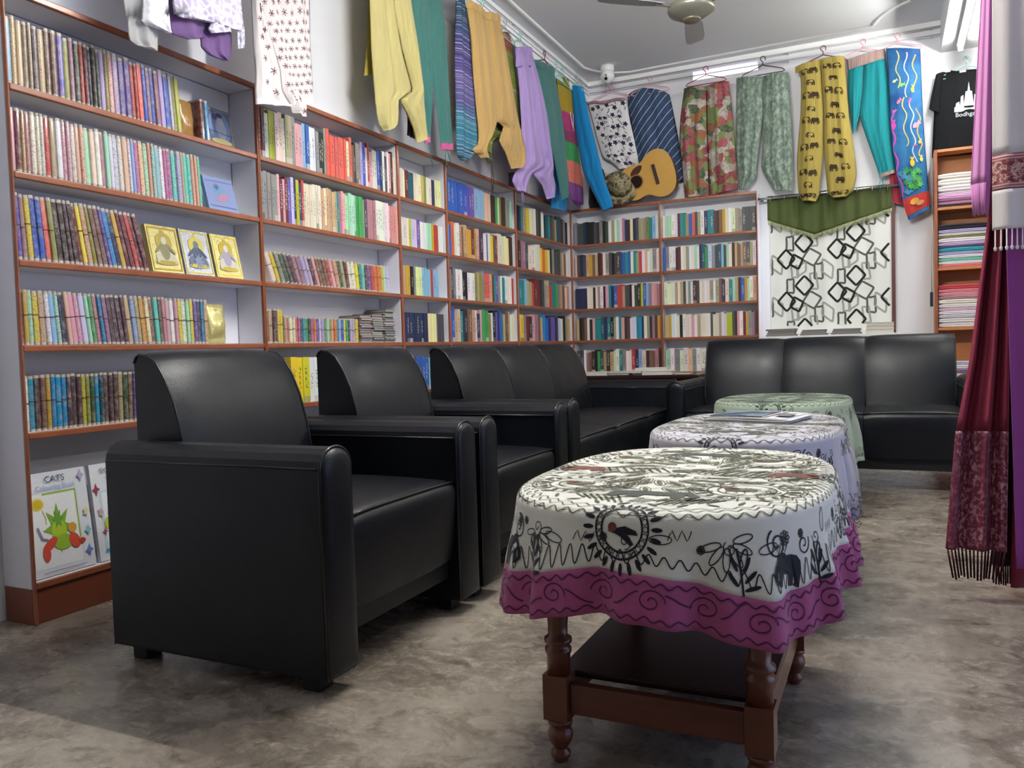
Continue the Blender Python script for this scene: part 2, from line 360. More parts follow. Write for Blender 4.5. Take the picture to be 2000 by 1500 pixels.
def row(kind, wall, unit, shelf, a0, a1, codes, h, hv=.0, lean=(0, 0), depth=.125, inset=.012, start=1, wv=.25, shuffle=False):
    cs = parse(codes); n = len(cs); rnd = random.Random('%s%s%s%s%.2f' % (kind, wall, unit, shelf, a0))
    if shuffle: rnd.shuffle(cs)
    ws = [1+rnd.uniform(-wv, wv) for _ in cs]; ls = []
    for i in range(n):
        f = i/max(1, n-1); k = f*(len(lean)-1); j = min(int(k), len(lean)-2); ls.append(lerp(lean[j], lean[j+1], k-j))
    run = sum(w_/math.cos(R(l)) for w_, l in zip(ws, ls)); sc = (a1-a0)/run; a = a0
    cur = h
    for i, c in enumerate(cs):
        if hv and (i == 0 or cs[i-1] != c or rnd.random() < .35): cur = h*(1+rnd.uniform(-hv, hv))
        hh = cur if hv else h*(1+rnd.uniform(-.012, .012))
        w_ = ws[i]*sc; step = w_/math.cos(R(ls[i]))
        SPECS.append(dict(kind=kind, wall=wall, unit=unit, shelf=shelf, a=a, w=w_*.97, h=hh, d=depth, inset=inset+rnd.uniform(0, .006), lean=ls[i], code=c, no=start+i))
        a += step
NBK, BOK = 'notebook', 'book'
# nearest bookcase
row(NBK, 'L', 0, 0, 1.676, 2.385, 'lb tn pe br kh pl tn br br vi ol mv dn rd mr nv db dn li ol pe li vi vi rd rd co bl mv bl mv li bl lv ol yg', .215, .03, (0, 1.5, 4), wv=.3)
row(NBK, 'L', 0, 1, 1.676, 2.475, 'pk mr tn ro cr cr cr rd kh wh pk pk cr pe pe mt cr wh ro mt wh lv cr pe wh lb mg pe mt sa mt lb wh mg mg tq li tn tq tq sa sa tq', .203, .02, (0, 2.5, 3), wv=.3)
row(NBK, 'L', 0, 2, 1.686, 2.195, 'vi mv yl bl bl co ol db db pl db mr yl tn ol br br vi cy nv go mr mr rd mr mr', .213, 0, (2, 6, 11, 15), wv=.15)
row(NBK, 'L', 0, 3, 1.676, 2.475, 'mr go mt yl tn wh lb mt nv pe pk pk lv mt gr ro cy mv pl pl pl pl tn lb tn go py br tq br ro pk wh pk yl wh mt yl vi pl cy tn', .178, 0, (0, 6, 7, 3, 1), wv=.2)
row(NBK, 'L', 0, 4, 1.676, 2.30, 'wh cy pl br go cy cy cy pl pl pl yg ol dn cy tl pl pl pl kh dn br vi dn dg og mv pk te pl ol br cy', .183, 0, (0, 0, -4), wv=.15)
# second bookcase
row(BOK, 'L', 1, 0, 2.80, 3.895, 'mr mr wh yg*2 wh cr*2 kh kh gy pk pk lb bl wh wh gy bk bk gy co*7 cr co br db gy gy li bl wh rd pk cr cr bl nv wh dg wh pk db cr', .215, .10, (0, 0), .133, .006)
row(BOK, 'L', 1, 1, 2.80, 3.895, 'gy*5 pk mr pk mr vi lv nv yg nv rd cr*6 tn cr tn*3 kh te ro pk pe mt*4 gr*3 gy dg ro*4 wh*6 pk sa*3', .208, .05, (0, 0), .133, .006)
row(NBK, 'L', 1, 2, 2.865, 3.815, 'cr yl gy dn dg pl mv mv li li pl pk br br br rd pk sa dn kh mr wh wh yl te tq pl vi rd og og yg mt lv', .146, .02, (22, 21, 16, 4, 2), wv=.2)
row(NBK, 'L', 1, 3, 2.80, 2.925, 'br kh pl yl yl', .152, .02, (0, 0))
row(NBK, 'L', 1, 3, 2.928, 3.50, 'tn rd cr cr co mg pl cy gr dn mg og vi lv li gr mt ol tn og te lb bl yl gr dn li li yl', .122, .02, (0, 0), start=6)
row(BOK, 'L', 1, 4, 2.955, 3.36, 'yl*3 wh*6', .215, .01, (0, 0), .133, .006)
# narrow third bookcase
row(BOK, 'L', 2, 0, 3.925, 4.41, 'cr cr py mr tl tl cr cr py tn ol cr cr nv py py', .165, .03)
row(BOK, 'L', 2, 1, 3.925, 4.42, 'cr*4 yg lv lv vi wh wh wh mt mt go rd rd wh wh', .168, .04)
row(BOK, 'L', 2, 2, 3.925, 4.35, 'tn tn go go bk gy py py lb*4 rd lb lb', .168, .02)
row(BOK, 'L', 2, 3, 3.925, 4.40, 'nv*11 py*4 gy dg*3', .172, .005)
row(BOK, 'L', 2, 4, 4.06, 4.40, 'bl*4 lb*3 cr*2', .19, .03)
# fourth and fifth bookcases
row(BOK, 'L', 3, 0, 4.468, 5.46, 'bk bl*8 vi*3 li lb*4 pe*3 db*2 gr cr ol db db gy gy mt', .205, .04, shuffle=False)
row(BOK, 'L', 3, 1, 4.468, 5.46, 'lb bl og cr wh tn br tn go go mr go pk pl nv wh te wh yl br mr cr cr cr py py db db', .20, .08)
row(BOK, 'L', 3, 2, 4.468, 5.46, 'gy dg gy wh wh wh bk bk wh wh wh ol kh ol gy co co sa pl te vi gy wh te wh wh wh rd', .195, .08)
row(BOK, 'L', 3, 3, 4.468, 5.46, 'bl bl tn pe te nv bk br br tn wh nv pk gr gr gr ol wh bk vi nv bl te tn br tn wh cr', .205, .08)
row(BOK, 'L', 3, 4, 4.75, 5.46, 'br nv wh tn gr dg wh bl cr rd tn wh', .195, .08)
row(BOK, 'L', 4, 0, 5.51, 6.60, 'gy bk nv te tn yl cr cr wh dg db wh bk tl te dg br kh tl dg db gy bk', .205, .10)
row(BOK, 'L', 4, 1, 5.51, 6.60, 'gy db mv mv dg wh wh wh cr yl og yl py db gy dg dg dn gy tn br wh', .20, .10)
row(BOK, 'L', 4, 2, 5.51, 6.60, 'lv te te lb tn kh rd mr mr db dg gy tn rd te te gr mv tn br cr tn', .20, .10)
row(BOK, 'L', 4, 3, 5.51, 6.60, 'cr yl gy mr db pk ro br tn cy bl nv vi vi nv dg lv wh bk kh tn', .195, .09)
row(BOK, 'L', 4, 4, 5.51, 6.60, 'gy wh mr db tn bl cr br gr wh nv te', .19, .09)
# back wall bookcases
dk = 'bk nv dg db br kh'; 
row(BOK, 'B', 0, 0, -2.485, -1.735, 'gy dg dn nv bk bk*2 dg db gy bk dn wh kh wh mt wh ro nv db py nv dg kh kh gy ol te lb wh', .187, .06, depth=.12)
row(BOK, 'B', 0, 1, -2.485, -1.735, 'pe dg nv dg tn go br tn db mr wh gy dg bk dg pl tl bl te bl wh te kh rd wh pe wh cr gy wh', .187, .07, depth=.12)
row(BOK, 'B', 0, 2, -2.485, -1.735, 'nv*4 wh cr db wh kh wh bk pk te nv bl rd rd kh dg dg bk wh dn db yg bl lb mv pk sa ro', .185, .05, depth=.12)
row(BOK, 'B', 0, 3, -2.485, -1.735, 'tn bk db br wh db pk te te tl nv te bk kh wh te pk db pl wh lv te cy nv cr gy db mv pl go', .187, .06, depth=.12)
row(BOK, 'B', 0, 4, -2.485, -1.735, 'dg dg wh mv br db bk gr dn kh db tn cr wh te gy wh wh rd nv lb cr db br br ro db', .185, .08, depth=.12)
row(BOK, 'B', 1, 0, -1.700, -.95, 'cr mt mt wh wh mr te te kh bl co dg kh wh nv te te pl db br go cr wh cr kh gy dg dg dg dg', .187, .05, depth=.12)
row(BOK, 'B', 1, 1, -1.700, -.95, 'bl gy wh wh db mr wh cr kh wh wh mt wh nv tl gr lv gy dg tl lb dn mt cr db tn br kh br dg kh wh', .187, .08, depth=.12)
row(BOK, 'B', 1, 2, -1.700, -.95, 'cr wh cr wh kh cr kh dg cr gy wh db pl cr cr wh wh kh wh kh br nv cr te mt kh db bl go mt wh sa', .185, .05, depth=.12)
row(BOK, 'B', 1, 3, -1.700, -.95, 'tn tn go wh wh cr bk wh cr cr pk wh kh cr cr wh wh dg cr cr kh wh cr yg yg dg db pk wh mr go gy mv pl', .187, .06, depth=.12)
row(BOK, 'B', 1, 4, -1.700, -.95, 'mt wh gy cr cr pe gy wh cr gr tq lb gy dg dg wh cr tn wh nv', .185, .07, depth=.12)

def hexlin(c): return lin(PAL[c][1])
def vary(c, k, r): 
    return tuple(max(0, min(1, x*(1+r.uniform(-k, k)))) for x in hexlin(c)[:3])+(1.,)
def place(o, s):
    z = SZ[s['shelf']]; l = R(s['lean']); up = s['w']*math.sin(-l) if l < 0 else 0
    # spine faces the room; a positive lean tips the top towards the start of the row
    if s['wall'] == 'L':
        rot = Matrix.Rotation(l, 4, 'X'); off = 0.0
        o.location = (XF-s['inset'], s['a'], z+.0006+(s['w']*math.sin(-l) if l < 0 else 0))
        o.rotation_euler = rot.to_euler()
    else:
        o.location = (s['a'], YF+s['inset'], z+.0006); o.rotation_euler = (0, 0, R(-90))
    o.scale = (s['d'], s['w'], s['h'])
CASE = {('L', i): c+' bookcase' for i, c in enumerate(CN)}; CASE[('B', 0)] = 'guitar-side back bookcase'; CASE[('B', 1)] = 'curtain-side back bookcase'
for s in SPECS:
    if s['wall'] == 'L':
        c = Vector((XF, s['a'], SZ[s['shelf']]+.1)); cosf = abs(c.x)/c.length
    else:
        c = Vector((s['a'], YF, SZ[s['shelf']]+.1)); cosf = abs(c.y)/c.length
    s['area'] = s['w']*s['h']*cosf/(c-Vector((0, 0, .85))).length_squared
    # hidden behind the armchairs and sofas
books = sorted([s for s in SPECS if s['kind'] == BOK], key=lambda s: -s['area'])
single = set(id(s) for s in books[:296])
far = MB(); farcol = []
rr = random.Random(3)
for s in SPECS:
    nm = PAL[s['code']][0]; where = '%s from its near end, %s shelf, %s' % (ORD(s['no']), SH[s['shelf']], CASE[(s['wall'], s['unit'])])
    if s['wall'] == 'B': where = where.replace('near end', 'corner end')
    col = vary(s['code'], .13, rr)
    if s['kind'] == NBK:
        o = bpy.data.objects.new('notebook', NB[0]); COL.objects.link(o); place(o, s); o.color = col
        tag(o, '%s wrapped notebook, %s' % (nm, where), 'notebook', 'wrapped notebooks on the shelves')
        for nm2, me in (('page_block', NB[1]), ('cord', NB[2])):
            if nm2 == 'cord' and s['unit'] == 0 and s['shelf'] < 2: continue
            ch = bpy.data.objects.new(nm2, me); COL.objects.link(ch); ch.parent = o
            if nm2 == 'cord': ch.location.z = rr.uniform(-.035, .035)
    elif id(s) in single:
        o = bpy.data.objects.new('book', BK); COL.objects.link(o); place(o, s); o.color = col
        tag(o, '%s book, %s' % (nm, where), 'book', 'books standing on the shelves')
        ch = bpy.data.objects.new('page_block', BKP); COL.objects.link(ch); ch.parent = o
    else:
        b = MB().box(-1, 0, 0, 1, 0, 1).box(-.96, -.02, .12, .88, 1, 1.0005)
        tmp = bpy.data.objects.new('tmp', None); place(tmp, s); mw = Matrix.LocRotScale(tmp.location, tmp.rotation_euler, tmp.scale); bpy.data.objects.remove(tmp)
        far.add([mw @ Vector(v) for v in b.v], b.f); band = (rr.random() < .35)
        farcol += [col]*6+[lin('#d8d0c4')]*6
me = far.mesh('smaller_books', M['cover_far'])
ca = me.color_attributes.new('Col', 'FLOAT_COLOR', 'CORNER')
for p, c in zip(me.polygons, farcol):
    for li in p.loop_indices: ca.data[li].color = c
o = bpy.data.objects.new('remaining_books', me); COL.objects.link(o)
tag(o, 'rows of the smaller-looking books filling the farther bookcases', 'book', kind='stuff')

# books lying flat: stack in the second bookcase, fourth shelf
M['pagegrey'] = plain('grey_page_block', '#a9a8a4', .8, .2, .3, 50)
sz = SZ[3]; k = 0
for ci, (a0, a1, n, off) in enumerate([(3.515, 3.625, 11, .0), (3.63, 3.735, 12, .02), (3.74, 3.845, 14, .01)]):
    z = sz+.0006
    for i in range(n):
        hgt = .0125+rr.uniform(-.001, .0015); j = rr.uniform(-.006, .006); k += 1
        e = tag(MB().prism([(0, 0), (0, .0018), (-.126, .0018), (-.126, hgt-.0018), (0, hgt-.0018), (0, hgt), (-.13, hgt), (-.13, 0)], 0, a1-a0-.008, 'y').build('booklet', M['cover']),
                'thin flat booklet, %s from the bottom, %s pile on fourth shelf, second bookcase' % (ORD(i+1), ['near', 'middle', 'far'][ci]), 'booklet', 'flat piles of booklets')
        e.location = (XF-.012+j, a0+.004+j*.5, z); e.color = vary(rr.choice(['gy', 'dg', 'kh', 'bk', 'wh', 'ro', 'dn']), .1, rr)
        MB().box(-.125, -.002, .002, a1-a0-.010, .0019, hgt-.0019).build('page_block', M['pagegrey'], e)
        z += hgt+.0004

# ------------------------------------------------------------------ face-out covers in the nearest bookcase
def pv(poly, z): return [(p[0], p[1], z) for p in poly]
def ell(cx, cy, rx, ry, n=20, a=0):
    return [(cx+rx*math.cos(2*math.pi*i/n)*math.cos(a)-ry*math.sin(2*math.pi*i/n)*math.sin(a), cy+rx*math.cos(2*math.pi*i/n)*math.sin(a)+ry*math.sin(2*math.pi*i/n)*math.cos(a)) for i in range(n)]
def star(cx, cy, r1, r2, n, a=0):
    return [(cx+(r1 if i % 2 == 0 else r2)*math.cos(a+math.pi*i/n), cy+(r1 if i % 2 == 0 else r2)*math.sin(a+math.pi*i/n)) for i in range(2*n)]
PRM = {}
def pm(hexc, rough=.5):
    if (hexc, rough) not in PRM: PRM[(hexc, rough)] = plain('print_'+hexc, '#'+hexc, rough, .4, .12, 60)
    return PRM[(hexc, rough)]
M['goldfoil'] = plain('gold_foil', '#e3d68c', .22, .6, .35, 45, .3, 120, Metallic=.35, Coat_Weight=.5)
M['silver'] = plain('silver_foil', '#c9ccd6', .22, .6, .35, 60, .3, 120, Metallic=.4, Coat_Weight=.5)
def faceout(name, a, z, wd, ht, th, yawlean, back, board, shapes, label, cat, pages=True, tiltx=0.):
    # local: x across the cover (world +y), y up, z towards the room; leans back against the case
    e = empty(name, (XF-.03, a, z+.001+th*math.sin(R(back))), 0, label, cat)
    m = Matrix.Rotation(R(90), 4, 'Z') @ Matrix.Rotation(R(90-back), 4, 'X')
    e.rotation_euler = (m @ Matrix.Rotation(R(tiltx), 4, 'Z')).to_euler()
    MB().add([(x, y, z) for y in (0, ht) for x, z in ((0, 0), (wd, 0), (wd, -.002), (.002, -.002), (.002, -th+.002), (wd, -th+.002), (wd, -th), (0, -th))], [(i, (i+1) % 8, 8+(i+1) % 8, 8+i) for i in range(8)]+[tuple(range(8))[::-1], tuple(range(8, 16))]).build('cover', board, e)
    MB().box(.003, wd-.003, .003, ht-.003, -th+.0022, -.0022).build('page_block', M['pages'], e)
    lay = {}
    for i, (poly, col) in enumerate(shapes):
        mt = col if not isinstance(col, str) else pm(col)
        lay.setdefault(mt.name, (mt, MB()))[1].add(pv([(p[0]*wd, p[1]*ht) for p in poly], .0006+.00025*i), [tuple(range(len(poly)))])
    for mt, mb in lay.values(): mb.build('cover_print', mt, e)['kind'] = 'stuff'
    return e
def frame(m, w_, col):
    return [([(m, m), (1-m, m), (1-m, m+w_), (m, m+w_)], col), ([(m, 1-m-w_), (1-m, 1-m-w_), (1-m, 1-m), (m, 1-m)], col), ([(m, m), (m+w_, m), (m+w_, 1-m), (m, 1-m)], col), ([(1-m-w_, m), (1-m, m), (1-m, 1-m), (1-m-w_, 1-m)], col)]
def figure(cx, c1, c2, c3):   # generic seated figure in a halo
    return [(ell(cx, .66, .26, .2), c2), (ell(cx, .30, .32, .16), c1), (ell(cx, .46, .15, .2), c3), (ell(cx, .68, .09, .085), c1), (star(cx, .83, .1, .05, 6), c2),
            (ell(cx-.2, .5, .16, .035, 12, .7), c3), (ell(cx+.2, .5, .16, .035, 12, -.7), c3), (ell(cx, .2, .36, .05), c2), (star(cx-.28, .24, .07, .03, 6), c1), (star(cx+.28, .24, .07, .03, 6), c1)]
z2 = SZ[2]
faceout('picture_notebook', 2.222, z2, .150, .188, .022, 0, 12, M['goldfoil'], frame(.04, .035, 'b8992c')+figure(.5, 'cfc9ae', 'b7a24a', '8e8a66'), 'gold notebook with pale figure cover, first of three on third shelf', 'notebook', tiltx=0)
faceout('picture_notebook', 2.384, z2, .150, .188, .024, 0, 12, M['silver'], frame(.03, .03, 'd8c53a')+figure(.5, '6f7d96', 'd5c456', '54607c')+[(star(.5, .3, .2, .1, 9), '8d97ad')], 'silver notebook with yellow border and dark figure, second of three on third shelf', 'notebook')
faceout('picture_notebook', 2.548, z2, .150, .188, .024, 0, 12, M['goldfoil'], frame(.04, .03, 'e6d44a')+figure(.5, 'dcd6cc', 'cdb545', 'b3a9b8'), 'gold notebook with lilac figure cover, last of three on third shelf', 'notebook')
faceout('picture_notebook', 2.535, SZ[0], .145, .160, .02, 0, 10, pm('5c6f9c', .3), frame(.03, .03, 'b8a562')+[(ell(.5, .5, .42, .45), '7f93c0'), (ell(.55, .46, .2, .3), 'a9b4cc'), (ell(.55, .66, .12, .12), 'c3c3cc'), (ell(.55, .82, .12, .06), '4a4a66'), (ell(.36, .76, .1, .08), '6a5c7c'), (ell(.5, .1, .4, .08), 'd8c98e'), ([(0, .36), (1, .30), (1, .312), (0, .372)], '2a3350')], 'blue notebook with seated figure cover at far end of top shelf', 'notebook')
for a_, c_, l_ in ((2.487, 'mr', 'red-green'), (2.512, 'cy', 'bright blue')):
    SP = dict(kind=NBK, wall='L', unit=0, shelf=0, a=a_, w=.021, h=.165, d=.12, inset=.02, lean=2, code=c_, no=0)
    o = bpy.data.objects.new('notebook', NB[0]); COL.objects.link(o); place(o, SP); o.color = hexlin(c_)
    tag(o, '%s wrapped notebook beside the blue figure cover, top shelf, first bookcase' % l_, 'notebook', 'wrapped notebooks on the shelves')
    ch = bpy.data.objects.new('page_block', NB[1]); COL.objects.link(ch); ch.parent = o
faceout('picture_notebook', 2.52, SZ[1], .165, .150, .016, 0, 14, pm('8d9cc8', .25), [(ell(.45, .6, .2, .14), '6f9cc0'), (ell(.55, .4, .22, .12, 16, .5), 'b58aa8'), (star(.4, .7, .12, .05, 7), '55628e'), ([(.05, .85), (.95, .88), (.95, .895), (.05, .865)], '6a74a0'), ([(.05, .12), (.95, .12), (.95, .14), (.05, .14)], '6a74a0')], 'periwinkle notebook with faint flowers leaning at end of second shelf', 'notebook')
def pouch(loc, wd, ht, th, mat, label):
    mb = MB(); rows = []
    for i in range(9):
        v = i/8; bulge = th*(.35+.65*math.sin(math.pi*min(1, v*1.1+.05)))*(1-.55*v**3); rr_ = []
        for k in range(16):
            q = 2*math.pi*k/16; cxv = math.copysign(abs(math.cos(q))**.6, math.cos(q)); sxv = math.copysign(abs(math.sin(q))**.8, math.sin(q))
            rr_.append((bulge*sxv*.5+.003*math.sin(9*v+3*q), wd/2*cxv*(1-.06*v+.02*math.sin(8*v)), ht*v))
        rows.append(rr_)
    mb.grid(rows, closed=True); mb.f.append(tuple(range(16))[::-1]); mb.mi.append(0); mb.sm.append(False)
    o0 = 8*16; mb.f.append(tuple(o0+k for k in range(16))); mb.mi.append(0); mb.sm.append(False)
    return tag(mb.build('gift_pouch', mat, loc=loc), label, 'pouch')
pouch((XF-.06, 2.435, SZ[0]+.001), .075, .15, .05, plain('amber_wrap', '#b98a4c', .3, .5, .4, 30, .5, 60, Coat_Weight=.5), 'amber wrapped pouch standing after the last notebook, top shelf')
pouch((XF-.06, 2.545, SZ[3]+.001), .105, .165, .06, M['goldfoil'], 'crumpled gold foil pouch at the end of the fourth shelf')
# colouring books on the bottom shelf
def text3d(body, size, parent, loc, mat, name='lettering', rot=None):
    me = TEXTS[body].copy(); me.materials.clear(); me.materials.append(mat)
    o = bpy.data.objects.new(name, me); COL.objects.link(o); o.parent = parent; o.location = loc; o.scale = (size,)*3
    if rot: o.rotation_euler = rot
    return o
WHT = pm('e9ebf4', .4)
def colouring(a, wd, ht, title, tcol, sub, scol, shapes, label):
    e = faceout('colouring_book', a, SZ[5], wd, ht, .016, 0, 7, WHT, shapes, label, 'book')
    e.location.x = XF-.022
    text3d(title[0], title[1], e, (title[2], ht*.90, .0045), pm(tcol)); text3d(sub[0], sub[1], e, (sub[2], ht*.83, .0045), pm(scol))
    return e
wd, ht = .222, .345
cat = [([(.0, .82), (.82, .82), (.82, .06), (.0, .06)], 'dfe2ea'), ([(.02, .80), (.80, .80), (.80, .08), (.02, .08)], 'f4f5f8'),
       ([(.25, .80), (.80, .80), (.80, .78), (.25, .78)], '9fc24f'), ([(.775, .80), (.80, .80), (.80, .3), (.775, .3)], '9fc24f'),
       (ell(.16, .70, .1, .06), 'e8d34f'), (ell(.16, .70, .07, .042), 'd9b93a'), ([(.23, .64), (.27, .56), (.27, .50), (.255, .50), (.255, .56), (.215, .64)], 'cfd05a'),
       (star(.45, .44, .25, .12, 8), '86b53a'), (ell(.45, .42, .12, .1), 'b5cf3f'), (star(.45, .53, .1, .05, 6), '6fa53a'), (ell(.5, .30, .16, .075), '9dbf3b'),
       (ell(.28, .30, .13, .05, 14, .4), 'd9543f'), (ell(.21, .22, .06, .08, 14), 'd9543f'), (ell(.68, .29, .1, .07, 14, -.5), 'd9543f'), (ell(.8, .27, .06, .028), 'c9452f'), (ell(.66, .42, .07, .05), 'e0a63f'),
       ([(.1, .48), (.16, .36), (.26, .34), (.26, .355), (.18, .375), (.12, .49)], '7e8794'), (star(.9, .16, .07, .03, 4), '6f8fd0'), (star(.9, .92, .07, .03, 4), 'b9a7d3'), (star(.92, .36, .06, .03, 4), '8fcfd6'), (star(.92, .55, .06, .03, 5), 'e6dfae'),
       ([(.12, .035), (.82, .035), (.82, .045), (.12, .045)], '9ea3ad')]
colouring(1.690, wd, ht, ('CATS', .030, .105), '3b4a68', ('Colouring Book', .022, .105), '86a5d6', cat, 'white cats colouring book with a green and red cat, bottom shelf')
sig = [([(.12, .72), (1, .72), (1, .06), (.12, .06)], 'cfe0ee'), ([(.16, .70), (1, .70), (1, .09), (.16, .09)], 'eef3f8'), ([(.1, .08), (.4, .06), (.8, .1), (.8, .13), (.4, .1), (.12, .12)], '5aa5d3'),
       (ell(.55, .42, .34, .24), 'dbe3ea'), (ell(.38, .45, .13, .09, 16, .7), 'b3a2cf'), (ell(.40, .46, .07, .045, 16, .7), 'e6e0ee'), (ell(.6, .3, .2, .06, 14, .5), 'b9cf4a'), (ell(.62, .5, .22, .05, 14, .3), 'c6d65a'), (ell(.2, .38, .05, .06), 'cbd638'), (ell(.28, .26, .045, .045), 'b9cf4a'),
       (star(.07, .74, .07, .03, 4), 'a13f4f'), (star(.1, .5, .06, .03, 5), 'c9a9a9'), (star(.14, .3, .05, .02, 4), 'b4506a')]
colouring(1.930, wd, ht, ('SIGNS OF THE', .026, .118), '66656d', ('Colouring Book', .020, .12), 'c7a5c0', sig, 'white colouring book partly hidden by the armchair, bottom shelf')
# ------------------------------------------------------------------ black leather seating
t = NT('black_leather'); co = t.coord()
v = t.n('ShaderNodeTexVoronoi', {'Vector': co, 'Scale': 260.}).outputs[0]; soft = t.noise(co, 5, 3)
t.bump(t.math('ADD', t.math('MULTIPLY', v, .35), t.math('MULTIPLY', soft, 1.2)), .16, .006)
M['leather'] = t.fin(t.mix(t.noise(co, 3.5, 4), lin('#06080e'), lin('#0c1019')), t.ramp(t.noise(co, 9, 4), [(.3, (.33, .33, .33, 1)), (.7, (.44, .44, .44, 1))]), .34)
M['piping'] = plain('black_piping', '#0a0b0e', .3, .5, .1)
M['foot'] = plain('black_plastic_foot', '#121212', .5, .4)
def arch(w_, z0, z1, r, n=8):
    # upright panel outline with a rounded top (y, z)
    pts = [(-w_/2, z0), (w_/2, z0)]
    for i in range(n+1):
        q = math.pi*i/n; pts.append((w_/2*math.cos(q), z1-r+r*math.sin(q)))
    return pts
def seating(name, loc, rz, seats, sw, label, cat, group=None, xf=.38, aw=.122):
    e = empty(name, loc, rz, label, cat, group); half = seats*sw/2
    L = M['leather']; xb = -.40
    for s in (-1, 1):
        yc = s*(half+aw/2)
        o = MB().prism([(y+yc, z) for y, z in arch(aw, .045, .622, .052)], xb+.02, xf-.012, 'x', smooth=False).build('arm', L, e, .008, 3)
        fp = MB(); rings = []
        for k, (ins, dx) in enumerate(((0, 0), (.004, .010), (.016, .016), (.034, .019))):
            rings.append([(xf-.012+dx, (y)*(1-2*ins/aw)+yc, .33+(z-.33)*(1-ins/.29)) for y, z in arch(aw, .05, .620, .052, 12)])
        fp.grid(rings, closed=True); n = len(rings[0]); fp.f.append(tuple(3*n+i for i in range(n))); fp.mi.append(0); fp.sm.append(True)
        fp.build('front_panel', L, o)
        MB().tube([(xf-.010, y*1.0+yc, z) for y, z in [(aw/2, .05)]+arch(aw, .05, .622, .052, 14)[2:]+[(-aw/2, .05)]], .0042, 8).build('piping', M['piping'], o)
        for sy in (-1, 1): MB().tube([(xb+.03, yc+sy*(aw/2+.0005), .572), (xf-.016, yc+sy*(aw/2+.0005), .572)], .003, 6).build('seam', M['piping'], o)
        for x in (xb+.08, xf-.09): MB().box(x-.028, x+.028, yc-.028, yc+.028, 0, .046).build('foot', M['foot'], e, .004)
    # seat: crowned top with a rolled front edge
    for i in range(seats):
        y0 = -half+i*sw+.001; y1 = y0+sw-.002; nx, ny = 14, 12
        prof = [(xf-.022, .185), (xf-.012, .25), (xf-.004, .36), (xf-.001, .41), (xf-.008, .432), (xf-.03, .446)]
        prof += [(lerp(xf-.05, -.20, k/6), .448+.006*math.sin(math.pi*k/6)) for k in range(7)]+[(-.22, .40), (-.22, .185)]
        rows = []
        for x, z in prof:
            rows.append([(x-.012*(abs(2*j/ny-1)**4 if x > xf-.06 else 0), lerp(y0, y1, j/ny), z-.010*(abs(2*j/ny-1)**5 if z > .3 else 0)) for j in range(ny+1)])
        so = MB().grid(rows, smooth=True).build('seat', L, e)
        n = len(prof)
        for j in (0, ny): MB().add([r[j] for r in rows], [tuple(range(n))]).build('seat_side', L, so)
        MB().tube([(xf-.010-.012*abs(2*j/ny-1)**4, lerp(y0, y1, j/ny), .441-.010*abs(2*j/ny-1)**5) for j in range(ny+1)], .0042, 8).build('piping', M['piping'], so)
    MB().box(xb+.03, xf-.05, -half+.003, half-.003, .12, .184).build('seat_base', M['foot'], e)
    # backrest: one panel per seat, side profile (x, z)
    prof = [(-.165, .42), (-.185, .50), (-.207, .62), (-.235, .72), (-.268, .80), (-.300, .848), (-.330, .868), (-.365, .874), (-.392, .868), (-.402, .85), (-.402, .60), (-.398, .25)]
    for i in range(seats):
        y0 = -half+i*sw+(.004 if i == 0 else .0015); y1 = -half+(i+1)*sw-(.004 if i == seats-1 else .0015); ny = 14; rows = []
        for k, (x, z) in enumerate(prof):
            rr_ = []
            for j in range(ny+1):
                f = abs(2*j/ny-1); edge = f**6; crown = (1-f**2)*.010 if k < 8 else 0
                rr_.append((x+crown-(.010*edge if k < 8 else -.004*edge), lerp(y0, y1, j/ny), z-(.008*edge if 4 <= k <= 9 else 0)))
            rows.append(rr_)
        bo = MB().grid(rows, smooth=True).build('backrest', L, e)
        for j in (0, ny):
            ring = [r[j] for r in rows]; MB().add(ring, [tuple(range(len(ring)))]).build('side_gusset', L, bo)
        js = (0, ny) if seats == 1 else ((0, ny) if i == 0 else (ny,))
        for j in js: MB().tube([rows[k][j] for k in range(0, 10)], .0045, 8).build('piping', M['piping'], bo)
    return e
YA = 1.555
seating('armchair', (-1.622, YA+.122+.2775, 0), 0, 1, .555, 'nearest black leather armchair, in front of the colouring books', 'armchair', 'black leather seating')
seating('armchair', (-1.622, 2.395+.122+.2775, 0), 0, 1, .555, 'black leather armchair between the nearest armchair and the long sofa', 'armchair', 'black leather seating')
seating('sofa', (-1.645, 3.287+.122+.885, 0), 0, 3, .59, 'black three-seat sofa with its back to the bookcases', 'sofa', 'black leather seating')
seating('sofa', (-.382, 5.245, 0), R(-90), 3, .497, 'black three-seat sofa below the curtained window', 'sofa', 'black leather seating', aw=.112)

# ------------------------------------------------------------------ coffee tables and embroidered cloths
t = NT('dark_varnished_wood'); co = t.coord(); g = t.noise(t.mapping(co, (2, 14, 14)), 4, 5)
M['wood'] = t.fin(t.mix(g, lin('#4d271a'), lin('#7c4632')), .3, .5, Coat_Weight=.2)
M['wooddark'] = plain('dark_tabletop', '#2b1711', .3, .5, .3, 10)
TZ = .562
def supr(th, a, b, n=2.7): return (abs(math.cos(th)/a)**n+abs(math.sin(th)/b)**n)**(-1/n)
LEG = [(.011, 0), (.014, .003), (.020, .012), (.0205, .02), (.014, .027), (.0145, .03), (.024, .045), (.0265, .056), (.024, .068), (.018, .076), (.0255, .080), (.0255, .087), (.021, .092)]
LEG2 = [(.024, .186), (.0245, .224), (.0275, .230), (.0275, .238), (.021, .243), (.0285, .250), (.0285, .258), (.020, .264), (.0205, .285), (.026, .35), (.029, .43), (.029, .535)]
